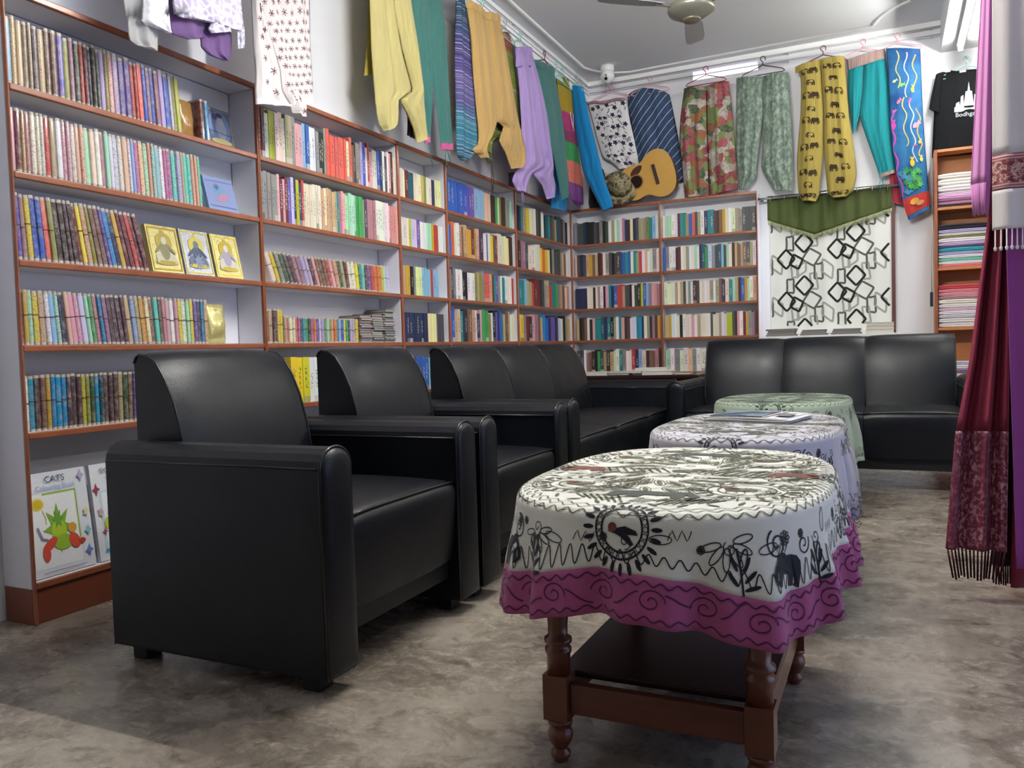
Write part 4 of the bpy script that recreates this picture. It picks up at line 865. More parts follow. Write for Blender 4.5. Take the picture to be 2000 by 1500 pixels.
for k, top in (('yellow', 2.97), ('mustback', 2.9), ('brownback', 2.9), ('teal', 2.97)):
    ax, v, st = G[k]
    u0 = st[0][0][0]; u1 = st[-1][0][2]; n = len(st)
    G[k] = (ax, v, [[(lerp(u0, u1, i/n)+.02*(1 if n == 1 else 0), top, lerp(u0, u1, (i+1)/n)-.01, top+.01)]+s for i, s in enumerate(st)])
def reproject(key, val):   # same hanging position seen from the shop floor, nearer to or farther from the wall
    ax, v, st = G[key]; k = val/v
    G[key] = (ax, val, [[tuple(c*k if i % 2 == 0 else CAMH+(c-CAMH)*k for i, c in enumerate(r_)) for r_ in s_] for s_ in st])
for k_, v_ in (('multi', -2.385), ('blueleg', -2.43), ('purple', -2.45), ('whitefl', 6.735), ('bstripe', 6.762)): reproject(k_, v_)
class Strip:
    def __init__(s, ax, val, rows, th=.014, nf=3., amp=.008, seed=0, n=30):
        s.ax, s.val, s.th, s.nf, s.amp = ax, val, th, nf, amp; r = random.Random(seed); s.ph = r.uniform(0, 6.28); s.ph2 = r.uniform(0, 6.28)
        # arc-length resample with Catmull-Rom
        K = [Vector(q) for q in rows]; K = [K[0]*2-K[1]]+K+[K[-1]*2-K[-2]]; out = []; m = len(K)-3
        ln = [max(1e-4, abs((K[i+1][1]+K[i+1][3])-(K[i+2][1]+K[i+2][3]))/2) for i in range(m)]; tot = sum(ln)
        for i in range(m):
            k = max(2, round(n*ln[i]/tot))
            for j in range(k+(1 if i == m-1 else 0)):
                t = j/k; a, b, c, d = K[i:i+4]
                out.append(b*1+(c-a)*(.5*t)*.7+((b*(-3)+c*3)-(c-a)*.7-(d-b)*.35)*(t*t)+((b*2-c*2)+(c-a)*.35+(d-b)*.35)*(t**3) if m > 1 else b+(c-b)*t)
        s.rows = out; s.N = len(out)-1; s.H = sum((out[i]-out[i+1]).length for i in range(s.N))/1.41
    def row(s, t):
        k = min(max(t, 0), 1)*s.N; i = min(int(k), s.N-1); return s.rows[i]+(s.rows[i+1]-s.rows[i])*(k-i)
    def off(s, x, t):
        e = (1-abs(2*x-1)**3)
        f = math.sin(2*math.pi*s.nf*x+s.ph+1.2*math.sin(2.2*t+s.ph2))*.7+.3*math.sin(2*math.pi*s.nf*2.3*x+s.ph2+t*2)
        return s.th*e+s.amp*f*(.25+.75*min(1, t*1.6+.15))*(.3+.7*e)
    def pt(s, u, z, o): return (s.val+o, u, z) if s.ax == 'x' else (u, s.val-o, z)
    def P(s, x, t, o=0.):
        r = s.row(t); return s.pt(lerp(r[0], r[2], x), lerp(r[1], r[3], x), s.off(x, t)+o)
    def width(s, t): r = s.row(t); return math.hypot(r[2]-r[0], r[3]-r[1])
def garment(strips, mb=None, nc=22):
    mb = mb or MB()
    for s in strips:
        rows = []
        for i in range(s.N+1):
            t = i/s.N; r = s.rows[i]
            fr = [s.P(k/nc, t) for k in range(nc+1)]
            bk = [s.pt(lerp(r[0], r[2], k/nc), lerp(r[1], r[3], k/nc), -.25*s.th*(1-abs(2*k/nc-1)**3)+.35*s.amp*math.sin(4*k/nc*s.nf+s.ph)) for k in range(nc-1, 0, -1)]
            rows.append(fr+bk)
        if s.ax == 'y': rows = [r[::-1] for r in rows]
        mb.grid(rows[::-1], closed=True); m = len(rows[0]); o0 = len(mb.v)-m*len(rows)
        mb.f += [tuple(o0+k for k in range(m)), tuple(o0+(len(rows)-1)*m+k for k in range(m))[::-1]]; mb.mi += [0, 0]; mb.sm += [False, False]
    return mb
def strips(key, **kw):
    ax, v, st = G[key]; return [Strip(ax, v, r, seed=key+str(i), **kw) for i, r in enumerate(st)]
def decal(mb, s, x, t, poly, o=.0012, sc=1., a=0., fx=1):
    w_ = s.width(t); n = len(poly)
    pts = tr(poly, 0, 0, sc, a, fx)
    if not all(.015 < x+p[0]/w_ < .985 and .01 < t-p[1]/s.H < .99 for p in pts): return
    P = lambda p, e=0.: s.P(x+p[0]/w_, t-p[1]/s.H, o+e)
    if poly is ELE:
        q = dens(pts, .012); mb.add([P(p, .0012) for p in q], [tuple(k) for k in tessellate_polygon([[Vector((p[0], p[1], 0)) for p in q]])]); return
    c = (sum(p[0] for p in pts)/n, sum(p[1] for p in pts)/n)
    vs = [P(c)]+[P((lerp(c[0], p[0], .5), lerp(c[1], p[1], .5))) for p in pts]+[P(p) for p in pts]
    mb.add(vs, [(0, 1+i, 1+(i+1) % n) for i in range(n)]+[(1+i, 1+n+i, 1+n+(i+1) % n, 1+(i+1) % n) for i in range(n)])
def axis_uz(t, ax):
    s = t.n('ShaderNodeSeparateXYZ', {0: t.coord()}); return s.outputs[1 if ax == 'x' else 0], s.outputs[2]
def zramp_mat(name, ax, z0, z1, stops, fine=0., fcol='#d8d4e6'):
    t = NT(name); u, z = axis_uz(t, ax); f = t.math('DIVIDE', t.math('SUBTRACT', z, z0), z1-z0)
    f = t.math('ADD', f, t.math('MULTIPLY', t.math('SUBTRACT', t.noise(t.coord(), 8, 3), .5), .03))
    c = t.ramp(f, stops, 'CONSTANT' if not fine else 'LINEAR')
    w_ = t.noise(t.n('ShaderNodeCombineXYZ', {0: 0., 1: 0., 2: t.math('MULTIPLY', z, 90. if fine else 40.)}).outputs[0], 1.0, 3)
    c = t.mix(t.ramp(w_, [(.5, (0, 0, 0, 1)), (.64, (fine or .25,)*3+(1,))]), c, lin(fcol))
    fold_bump(t, t.coord()); return t.fin(c, .85, .2)
CM = dict(yellow=cloth_mat('yellow_brocade', '#bcb074', .25, .6, vscale=22, folds=1.), teal=cloth_mat('teal_cotton', '#3c706b', .22, folds=1.), pinkcuff=cloth_mat('pink_cuff', '#c9578f', .2, folds=1.), orange=cloth_mat('mustard_orange_cotton', '#bd9a60', .15, folds=1.), lav=cloth_mat('lavender_satin', '#a98fcb', .15, .5, folds=1.), teal2=cloth_mat('grey_teal_cotton', '#3f7472', .2, folds=1.),
          purple=cloth_mat('deep_purple', '#5a2f66', .25, folds=1.), blue=cloth_mat('bright_blue_cotton', '#127cb8', .12, folds=1.), must=cloth_mat('dull_mustard', '#a8963f', .2, folds=1.), brown=cloth_mat('dark_brown_cloth', '#3a2a26', .2, folds=1.), tealb=cloth_mat('turquoise_cotton', '#12848c', .15, folds=1.), mustard=cloth_mat('mustard_cotton', '#a39148', .12, folds=1.), black=cloth_mat('black_tee', '#070a10', .2, sheen=0., folds=.5), white=cloth_mat('white_cotton', '#e2dfe0', .08, folds=1.), darkcloth=cloth_mat('black_cloth', '#17151a', .2, folds=1.))
CM['stripe'] = zramp_mat('purple_teal_stripes', 'x', 2.0, 3.0, [(0, '#1f4152'), (.12, '#2d6e86'), (.25, '#2c6f85'), (.36, '#4b4a7c'), (.5, '#5b5388'), (.62, '#3d3570'), (.75, '#3b3f6f'), (.9, '#25465c')], .5)
CM['olive'] = zramp_mat('olive_with_plaid_top', 'x', 2.05, 3.05, [(0, '#3a3d22'), (.1, '#6c7631'), (.86, '#8a4a3c'), (.9, '#a06a48'), (.95, '#5b4a3a')])
CM['multi'] = zramp_mat('multicolour_bands', 'x', 2.02, 3.0, [(0, '#5d2d66'), (.06, '#7a4688'), (.2, '#c87060'), (.38, '#3c8a52'), (.53, '#7d3a5a'), (.62, '#a03a6e'), (.76, '#a0862c'), (.9, '#9a8a35')], .0, '#4a3a48')
t = NT('navy_diagonal_stripe'); u, z = axis_uz(t, 'y'); f = t.math('FRACT', t.math('DIVIDE', t.math('ADD', t.math('MULTIPLY', u, -.75), t.math('MULTIPLY', z, .62)), .052))
c = t.mix(t.math('LESS_THAN', f, .09), t.mix(t.noise(t.coord(), 25, 3), lin('#2c3c58'), lin('#44597a')), lin('#b9c3d2')); fold_bump(t, t.coord()); CM['bstripe'] = t.fin(c, .85, .2)
t = NT('red_green_floral_print'); co = t.coord(); wv = t.noise(co, 7, 4, .6, 1); cc = t.n('ShaderNodeVectorMath', {0: co, 1: t.n('ShaderNodeVectorMath', {0: wv, 1: (.12, .12, .12)}, operation='MULTIPLY').outputs[0]}, operation='ADD').outputs[0]
vo = t.n('ShaderNodeTexVoronoi', {'Vector': cc, 'Scale': 17.}); bw_ = t.n('ShaderNodeSeparateColor', {0: vo.outputs['Color']}).outputs[0]
c = t.ramp(bw_, [(0, '#8a2038'), (.22, '#70843e'), (.38, '#a89a8e'), (.52, '#a83f4c'), (.64, '#34502f'), (.76, '#bdb1a8'), (.9, '#96582a')], 'CONSTANT')
c = t.mix(t.ramp(t.noise(co, 60, 4), [(.40, (.1, .1, .1, 1)), (.62, (.6, .6, .6, 1))]), c, lin('#77736a')); fold_bump(t, co); CM['floral'] = t.fin(c, .8, .2)
t = NT('crushed_sage_velvet'); co = t.coord(); c = t.ramp(t.noise(t.mapping(co, (1, 1, .6)), 42, 6, .7), [(.3, '#3d4c44'), (.5, '#6d7f72'), (.7, '#a3b3a5')]); t.b.inputs['Sheen Weight'].default_value = .4; fold_bump(t, co, .8); CM['sage'] = t.fin(c, .6, .3)
t = NT('blue_batik'); co = t.coord(); c = t.ramp(t.noise(co, 5, 4), [(.3, '#1c4680'), (.55, '#28699a'), (.75, '#24508c')]); fold_bump(t, co, .5); CM['fish'] = t.fin(c, .75, .3)
t = NT('woven_band'); u, z = axis_uz(t, 'y'); f = t.noise(t.n('ShaderNodeCombineXYZ', {0: t.math('MULTIPLY', u, 190.), 1: 0., 2: 0.}).outputs[0], 1., 2); CM['band'] = t.fin(t.ramp(f, [(.3, '#5a3540'), (.45, '#b9a294'), (.55, '#7a5a6a'), (.7, '#c9b8a4')]), .8, .2)
def sheer_mat(name, col, alpha, lace=0.):
    t = NT(name); co = t.coord(); a = alpha
    if lace:
        v = t.n('ShaderNodeTexVoronoi', {'Vector': co, 'Scale': 34.}, feature='DISTANCE_TO_EDGE').outputs[0]; a = t.ramp(v, [(.04, (1, 1, 1, 1)), (.16, (alpha,)*3+(1,))])
        t.fin(t.mix(t.ramp(v, [(.05, (1, 1, 1, 1)), (.2, (0, 0, 0, 1))]), lin(col), lin('#f4f2f8')), .8, .2)
    else: t.fin(col, .8, .2)
    t.set(t.b, 'Alpha', a); return t.m
CM['sheer'] = sheer_mat('sheer_white_chiffon', '#dcdcdc', .45); CM['lacew'] = sheer_mat('white_lace', '#ececf0', .9, 1.); CM['lavdk'] = sheer_mat('sheer_violet_lining', '#7d5f95', .82); CM['lacelav'] = sheer_mat('lilac_lace', '#cfc2e2', .9, 1.)
def thing(key, name, label, mat, cat, group='garments hung along the walls', extra=(), **kw):
    ss = strips(key, **kw); ax, v, st = G[key]
    zt = max(r[1] for q in st for r in q); u = st[0][0][0]; loc = (v, u, zt) if ax == 'x' else (u, v, zt)
    o = garment(ss).build(name, mat); tag(o, label, cat, group)
    return o, ss
PG = 'garments hung along the walls'
def waist(o, ss, mat, h=.035):
    # gathered elastic waistband
    for s in ss:
        mb = MB(); rows = []; r0 = s.rows[0]
        for dz, oo in ((.006, -.002), (.012, .004), (.004, .007), (-h*.5, .005), (-h, .001)):
            rows.append([s.pt(lerp(r0[0], r0[2], k/40), lerp(r0[1], r0[3], k/40)+dz, s.off(k/40, .02)+oo+.002*math.sin(k*2.4)) for k in range(41)])
        mb.grid(rows if s.ax == 'y' else [r[::-1] for r in rows]).build('waistband', mat, o)
def strings(o, mat, lines):
    for pts in lines: MB().tube(pts, .0028, 6).build('drawstring', mat, o)
oy, ss = thing('yellow', 'harem_trousers', 'pale yellow harem trousers with sagging crotch, nearest trousers above the bookcases', CM['yellow'], 'trousers', th=.03, nf=2.2, amp=.012); waist(oy, ss, CM['yellow'])
thing('mustback', 'trousers', 'dull mustard cloth showing behind the pale yellow trousers', CM['must'], 'trousers', th=.01)
thing('brownback', 'trousers', 'dark brown trouser leg showing below the pale yellow trousers', CM['brown'], 'trousers', th=.012)
ot, ss = thing('teal', 'trousers', 'dark teal trousers with pink cuffs beside the yellow trousers', CM['teal'], 'trousers', th=.018, nf=2., amp=.009); waist(ot, ss, CM['teal'])
for s in strips('tealcuff', th=.02, amp=.001): garment([s]).build('cuff', CM['pinkcuff'], ot)
strings(ot, CM['teal'], [[(-2.35, 3.995, 2.04), (-2.345, 4.00, 1.96), (-2.34, 4.015, 1.90)], [(-2.35, 4.19, 2.04), (-2.345, 4.17, 1.98), (-2.345, 4.195, 1.93)], [(-2.35, 4.2, 2.04), (-2.345, 4.23, 1.97)]])
thing('stripe', 'trousers', 'purple to teal horizontally striped trousers folded on a hanger', CM['stripe'], 'trousers', th=.03, nf=1.2, amp=.014)
oo, ss = thing('orange', 'harem_trousers', 'mustard orange harem trousers in front of the striped pair', CM['orange'], 'trousers', th=.03, nf=2.4, amp=.013); waist(oo, ss, CM['orange'])
ov, _ = thing('olive', 'trousers', 'olive trousers with plaid waist hidden behind the orange pair', CM['olive'], 'trousers', th=.014, amp=.006)
strings(ov, CM['brown'], [[(-2.36, 4.80, 2.09), (-2.35, 4.79, 2.0), (-2.35, 4.785, 1.93), (-2.35, 4.79, 1.87)], [(-2.36, 4.815, 2.09), (-2.35, 4.82, 1.98), (-2.35, 4.80, 1.9)]])
ol2, ss = thing('lav', 'harem_trousers', 'shiny lavender harem trousers with smocked waist', CM['lav'], 'trousers', th=.028, nf=2., amp=.012); waist(ol2, ss, CM['lav'], .12)
strings(ol2, CM['lav'], [[(-2.32, 5.2, 1.96), (-2.32, 5.2, 1.9), (-2.32, 5.22, 1.86)], [(-2.32, 5.22, 1.96), (-2.32, 5.235, 1.88)]])
o, ss = thing('teal2', 'trousers', 'grey teal trousers after the lavender pair', CM['teal2'], 'trousers', th=.022, nf=1.6, amp=.01); waist(o, ss, CM['teal2'])
thing('purple', 'trousers', 'deep purple trousers peeking out behind the grey teal pair', CM['purple'], 'trousers', th=.01)
thing('blueleg', 'trousers', 'blue trouser leg end showing below the grey teal pair', CM['blue'], 'trousers', th=.012)
o, ss = thing('multi', 'trousers', 'trousers banded mustard, magenta, green, salmon and purple', CM['multi'], 'trousers', th=.026, nf=1.5, amp=.008)
strings(o, CM['white'], [[(-2.35, 6.28, 2.78), (-2.348, 6.32, 2.68), (-2.345, 6.35, 2.64)], [(-2.35, 6.35, 2.78), (-2.348, 6.34, 2.66)]])
thing('blue', 'trousers', 'bright blue trousers hanging in the room corner', CM['blue'], 'trousers', th=.03, nf=1.2, amp=.006)
FL6 = [(p[0], p[1]) for i in range(6) for p in ((.18*math.cos(i*1.047-.3), .18*math.sin(i*1.047-.3)), (.95*math.cos(i*1.047-.12), .95*math.sin(i*1.047-.12)), (1.0*math.cos(i*1.047+.1), 1.0*math.sin(i*1.047+.1)))]
o, ss = thing('whitefl', 'tunic', 'white tunic with dark navy flowers hanging in the corner', CM['white'], 'tunic', th=.02, nf=1.5, amp=.008)
mb = MB(); mb2 = MB(); rn = random.Random(5); s = ss[0]
for i in range(7):
    for j in range(5):
        x = .1+.2*j+(.1 if i % 2 else 0)+rn.uniform(-.04, .04); t_ = .08+.14*i+rn.uniform(-.03, .03)
        decal(mb, s, x, t_, star(0, 0, 1, .55, 5, rn.uniform(0, 6)), sc=.026)
        for q in range(3): a_ = rn.uniform(0, 6.3); decal(mb2, s, x+.04*math.cos(a_)/.33, t_+.04*math.sin(a_)/.6, ell(0, 0, 1, .35, 8), sc=.018, a=a_)
mb.build('flower_print', pm('2a2944', .8), o)['kind'] = 'stuff'; mb2.build('leaf_print', pm('8f8f96', .8), o)['kind'] = 'stuff'
MB().tube([(-2.35+.335*k/10, 6.705, 2.953-.0012*k+.010*math.sin(k)) for k in range(11)], .012, 8).build('collar', pm('9a7c80', .8), o)
thing('bstripe', 'tunic', 'navy tunic with thin white diagonal stripes behind the guitar', CM['bstripe'], 'tunic', th=.035, nf=2., amp=.012)
o, ss = thing('floral', 'trousers', 'red, green and cream floral trousers beside the guitar', CM['floral'], 'trousers', th=.03, nf=2., amp=.012); waist(o, ss, CM['floral'])
o, ss = thing('sage', 'harem_trousers', 'sage green crushed velvet harem trousers', CM['sage'], 'trousers', th=.032, nf=2.4, amp=.012); waist(o, ss, CM['sage'])
o, ss = thing('eleph', 'trousers', 'mustard yellow trousers printed with dark elephants', CM['mustard'], 'trousers', th=.032, nf=1.6, amp=.009); waist(o, ss, CM['mustard'])
mb = MB(); rn = random.Random(8)
for s in ss:
    for i in range(11):
        for j in range(3):
            decal(mb, s, .20+.385*j+(-.10 if i % 2 else .08), .065+.0885*i+rn.uniform(-.006, .006), ELE, sc=.060, fx=1 if (i % 2) else -1, a=rn.uniform(-.1, .1))
mb.build('elephant_print', pm('33240f', .8), o)['kind'] = 'stuff'
o, ss = thing('tealp', 'trousers', 'turquoise trousers with woven striped waistband', CM['tealb'], 'trousers', th=.024, nf=1.6, amp=.008)
for s in strips('tealband', th=.024, amp=.003): garment([s]).build('waistband', CM['band'], o)
for s in strips('tealhem', th=.026, amp=.002): garment([s]).build('cuff', CM['band'], o)
strings(o, CM['tealb'], [[(-.05, 6.70, 2.06), (-.055, 6.70, 2.0), (-.05, 6.70, 1.95)], [(-.04, 6.70, 2.06), (-.03, 6.70, 1.99)]])
o, ss = thing('fish', 'batik_hanging', 'blue batik cloth with fish, weeds and red coral at its foot', CM['fish'], 'cloth', th=.02, nf=1.2, amp=.007)
s = ss[0]; L_ = {}
def dd(col, x, t_, poly, sc, a=0.): decal(L_.setdefault(col, MB()), s, x, t_, poly, .0012+.0004*len(L_), sc, a)
rn = random.Random(4)
FISH = [(-1, 0), (-.6, .35), (0, .45), (.5, .15), (1, .5), (.85, 0), (1, -.5), (.5, -.15), (0, -.45), (-.6, -.35)]
def wig(x, t_, n, col, wd_, seed):
    r_ = random.Random(seed); w_ = L_.setdefault(col, MB()); rows = []
    for i in range(n+1):
        xx = x+.06*math.sin(i*.8+seed); tt = t_+i*.018; rows.append([s.P(min(.98, max(.02, xx-wd_)), min(.99, tt), .0022), s.P(min(.98, max(.02, xx+wd_)), min(.99, tt), .0022)])
    w_.grid(rows)
for i, (x, t_, n) in enumerate([(.3, .02, 12), (.55, .03, 14), (.8, .04, 12), (.45, .28, 16), (.66, .3, 20), (.85, .34, 16)]): wig(x, t_, n, ['d9c070', 'b8c9d8', 'd8a848'][i % 3], .018, i)
wig(.06, .35, 30, 'b84fae', .03, 7)
for x, t_, c_, sc, a in [(.4, .22, '7fb85a', .026, .2), (.3, .30, 'e07a9a', .024, .9), (.62, .30, 'd468a8', .02, 1.2), (.16, .36, 'd86ab0', .02, .8), (.1, .44, 'd050b0', .034, 1.5), (.78, .44, 'ea9aa8', .034, .7), (.85, .53, 'd8b860', .024, 1.3), (.72, .24, 'e3c55a', .024, 1.4), (.2, .2, 'd8d0a0', .02, .5), (.56, .66, 'e8c23a', .036, 1.5), (.85, .64, 'e8d45a', .024, 1.5), (.7, .56, 'c850a0', .015, .4)]: dd(c_, x, t_, FISH, sc, a)
for i in range(26): dd(['3f9a4a', '2f7f3c', '5ab35a'][i % 3], .25+.5*rn.random(), .70+.13*rn.random(), star(0, 0, 1, .4, 6, rn.random()), .03)
for i in range(10): dd('3f7fa0', .12+.3*rn.random(), .72+.12*rn.random(), ell(0, 0, 1, .4, 9), .025, rn.random()*3)
MB().grid([[s.P(k/20, t_, .0016) for k in range(21)] for t_ in (.865+.01*0, .89, .92, .95, .972)]).build('coral_print', pm('b8332a', .75), o)
for i in range(0): dd('c8382c', .15+.72*rn.random(), .865+.075*rn.random(), star(0, 0, 1, .7, 7, rn.random()), .035)
dd('d8a24a', .42, .90, ell(0, 0, 1, .8, 14), .03); dd('c98a5a', .62, .925, ell(0, 0, 1, .8, 14), .028)
for c_, mb in L_.items():
    if mb.f: mb.build('batik_print', pm(c_, .75), o)['kind'] = 'stuff'
thing('fish2', 'batik_hanging', 'narrow red batik strip hanging behind the blue fish cloth', cloth_mat('red_batik', '#a8394a', .4, vscale=30), 'cloth', th=.006)
# black T-shirt
o, ss = thing('tee', 'tshirt', 'black T-shirt with white temple print above the fabric shelves', CM['black'], 'shirt', th=.03, nf=1.5, amp=.006)
for k in ('teesl', 'teesr'): garment(strips(k, th=.03, amp=.004)).build('sleeve', CM['black'], o)
MB().tube([(.42+.02*k, 6.735, 2.768-.018*math.sin(math.pi*k/10)-.0016*k) for k in range(11)], .008, 8).build('collar', CM['black'], o)
MB().box(.475, .515, 6.712, 6.714, 2.742, 2.755).build('neck_label', pm('e8e8e8'), o)
s = ss[0]; prt = pm('d3dbe6', .8); mb = MB()
for poly in ([(-.018, 0), (0, .15), (.018, 0)], [(-.032, -.02), (-.02, .075), (.02, .075), (.032, -.02)], [(-.055, -.03), (-.05, .04), (-.035, .05), (-.03, -.03)], [(.03, -.03), (.035, .05), (.05, .04), (.055, -.03)], [(-.085, -.05), (-.08, 0), (-.06, .01), (-.05, -.05)], [(.05, -.05), (.06, .01), (.08, 0), (.085, -.05)], [(-.09, -.055), (-.09, -.022), (.09, -.022), (.09, -.055)]):
    decal(mb, s, .53, .40, poly, .0025)
mb.build('temple_print', prt, o)['kind'] = 'stuff'
tx = text3d('Bodhgaya', .042, o, (.527, 6.7135, 2.430), prt, rot=(R(90), 0, 0))
# left group: sheer white top, lilac lace top, printed cotton
o, _ = thing('sheer', 'sheer_top', 'sheer white top with lace panel hanging over the nearest bookcase', CM['sheer'], 'top', th=.012, nf=1.5, amp=.01)
garment(strips('sheerin', th=.012, nf=1.4, amp=.008)).build('lace_panel', CM['lacew'], o)
o, _ = thing('lavdk', 'lace_top', 'lilac lace top over a violet lining above the nearest bookcase', CM['lavdk'], 'top', th=.010, nf=2., amp=.008)
garment(strips('lavlace', th=.012, nf=3., amp=.008)).build('lace_layer', CM['lacelav'], o)
o, ss = thing('print', 'printed_shirt', 'white cotton shirt with small brown flowers at the second bookcase', cloth_mat('flowered_white_cotton', '#ebe3e2', .06, folds=.7), 'shirt', th=.022, nf=1.6, amp=.012)
mb = MB(); rn = random.Random(2)
for k, s in enumerate(ss):
    nr = int(s.H/.040); ncol = max(1, int(s.width(.5)/.045))
    for i in range(nr):
        for j in range(ncol+1):
            decal(mb, s, (j+.5+(.5 if i % 2 else 0))/(ncol+.6), (i+.6)/nr+rn.uniform(-.004, .004), FL6, sc=.0145 if (i+j) % 2 else .0125, a=rn.uniform(0, 1))
mb.build('flower_print', pm('7a4a4c', .8), o)['kind'] = 'stuff'

# hangers and rails
def hanger(ax, v, u, z, mat, label, w_=.19, zb=None):
    pt = (lambda a, b, c=0.: (v+c, a, b)) if ax == 'x' else (lambda a, b, c=0.: (a, v-c, b))
    e = empty('clothes_hanger', pt(u, z), 0, label, 'hanger', 'plastic clothes hangers'); L0 = Vector(pt(u, z))
    hk = [pt(u+.020*math.cos(q)-.0, z-.022+.022*math.sin(q)) for q in [R(-40+i*22) for i in range(11)]]+[pt(u, z-.045-.0), pt(u, z-.07)]
    MB().tube([Vector(p)-L0 for p in hk], .0034, 8).build('hook', mat, e)
    sh = [pt(u-w_, z-.135), pt(u-w_*.9, z-.118), pt(u-.02, z-.076), pt(u, z-.069), pt(u+.02, z-.076), pt(u+w_*.9, z-.118), pt(u+w_, z-.135), pt(u+w_*.9, z-.142), pt(u-w_*.9, z-.142)]
    MB().tube([Vector(p)-L0 for p in sh], .0042, 8, closed=True).build('frame', mat, e)
hm = dict(mint=plain('mint_plastic', '#8fd0bd', .35, .5, .05), pink=plain('pink_plastic', '#e0a0ac', .35, .5, .05), brown=plain('maroon_plastic', '#6a3238', .35, .5, .05), grey=plain('grey_plastic', '#a9a9a4', .35, .5, .05), dark=plain('dark_plastic', '#3c3234', .35, .5, .05), red=plain('red_plastic', '#a8343c', .35, .5, .05))
for u, c_, nm in [(2.06, 'mint', 'the sheer white top'), (2.33, 'grey', 'the lilac lace top'), (2.79, 'mint', 'the flowered white shirt'), (3.62, 'grey', 'the pale yellow trousers'), (4.07, 'mint', 'the teal trousers'), (4.44, 'grey', 'the striped trousers'), (4.72, 'mint', 'the mustard orange trousers'), (5.06, 'grey', 'the olive trousers'), (5.31, 'mint', 'the lavender trousers'), (5.75, 'brown', 'the grey teal trousers'), (5.99, 'mint', 'the deep purple trousers'), (6.13, 'mint', 'the banded trousers')]:
    zt = 3.105 if u > 3.2 else 2.99; hanger('x', -2.355 if u < 3.2 else -2.345, u, zt, hm[c_], '%s plastic hanger carrying %s' % ({'mint': 'mint green', 'grey': 'grey', 'brown': 'maroon'}[c_], nm), .15)
hanger('y', 6.39, -2.335, 3.105, hm['mint'], 'mint green plastic hanger carrying the bright blue trousers', .06)
for u, c_, nm, cn in [(-2.15, 'pink', 'the navy-flowered white tunic', 'pink'), (-1.80, 'pink', 'the navy striped tunic', 'pink'), (-1.335, 'red', 'the floral trousers', 'red'), (-.886, 'dark', 'the sage velvet trousers', 'dark'), (-.44, 'brown', 'the elephant trousers', 'maroon'), (-.16, 'pink', 'the turquoise trousers', 'pink'), (.075, 'pink', 'the blue fish cloth', 'pink'), (.52, 'mint', 'the black T-shirt', 'mint green')]:
    hanger('y', 6.735, u, 3.108 if u < .3 else 2.862, hm[c_], '%s plastic hanger carrying %s' % (cn, nm), .165)
stl = plain('grey_steel_wire', '#c2c5c8', .35, .5, .05, Metallic=.6)
for x, z, nm in ((-2.345, 3.106, 'upper'), (-2.36, 3.045, 'lower')):
    o = MB().tube([(x, 1.0, z), (x, 6.78, z)], .004, 8).build('hanging_rail', stl); tag(o, '%s thin grey rail above the bookcases' % nm, 'rail', 'garment rails')
    for y in (1.2, 3.2, 5.2, 6.7): MB().box(-2.364, x, y-.004, y+.004, z-.004, z+.004).build('bracket', stl, o)
o = MB().tube([(-2.355, 1.75, 2.988), (-2.355, 3.1, 2.988)], .005, 8).build('hanging_rail', stl); tag(o, 'short rail holding the lace tops and flowered shirt', 'rail', 'garment rails')
for y in (1.8, 3.05): MB().tube([(-2.37, y, 2.988), (-2.355, y, 2.988)], .004, 6).build('bracket', stl, o)
for z, nm in ((3.106, 'upper'), (3.048, 'lower')):
    o = MB().tube([(-2.34, 6.74, z), (.36, 6.74, z)], .004, 8).build('hanging_rail', stl); tag(o, '%s thin grey rail along the back wall' % nm, 'rail', 'garment rails')
    for x in (-2.2, -.7, .3): MB().box(x-.004, x+.004, 6.74, 6.80, z-.004, z+.004).build('bracket', stl, o)
o = MB().tube([(.52, 6.735, 2.862), (.52, 6.79, 2.862)], .004, 8).build('wall_hook', stl); tag(o, 'small wall hook holding the black T-shirt', 'hook')
# ------------------------------------------------------------------ window curtain, valance, rod
class Sheet:
    """hanging sheet in the plane y = const with soft vertical folds"""
    def __init__(s, x0, x1, zt, zb, y, nf, amp, seed=0):
        s.x0, s.x1, s.zt, s.zb, s.y, s.nf, s.amp = x0, x1, zt, zb, y, nf, amp; r = random.Random(seed); s.p = [r.uniform(0, 6.28) for _ in range(3)]
    def zB(s, x): return s.zb(x) if callable(s.zb) else s.zb
    def Y(s, x, z):
        f = (x-s.x0)/(s.x1-s.x0); k = (s.zt-z)/1.0
        return s.y-s.amp*(.6*math.sin(2*math.pi*s.nf*f+s.p[0]+.4*math.sin(3*z))+.4*math.sin(2*math.pi*s.nf*1.7*f+s.p[1]))*(.5+.5*min(1, k+.3))
    def P(s, x, z, o=0.): return Vector((x, s.Y(x, z)-o, z))
    def mesh(s, nx=70, nz=30):
        return MB().grid([[s.P(lerp(s.x0, s.x1, i/nx), lerp(s.zt, s.zB(lerp(s.x0, s.x1, i/nx)), j/nz)) for i in range(nx+1)] for j in range(nz+1)])
def solid(o, t): m = o.modifiers.new('t', 'SOLIDIFY'); m.thickness = t; m.offset = 0; return o
cu = Sheet(-.862, .018, 1.97, lambda x: .900+.006*math.sin(9*x), 6.757, 4.5, .010, 3)
cur = solid(cu.mesh().build('curtain', cloth_mat('white_curtain', '#eef0ec', .04)), .002); tag(cur, 'white curtain with dark and grey linked diamond loops over the window', 'curtain')
DIA = [(0, .5), (.1, .42), (.42, .1), (.5, 0), (.42, -.1), (.1, -.42), (0, -.5), (-.1, -.42), (-.42, -.1), (-.5, 0), (-.42, .1), (-.1, .42)]
SQ = [(-.42, .5), (0, .42), (.42, .52), (.38, 0), (.44, -.5), (0, -.4), (-.44, -.46), (-.36, 0)]
lay = {'23251f': MB(), '5d6156': MB(), 'a9ada4': MB()}
DX, DZ = .375, .335
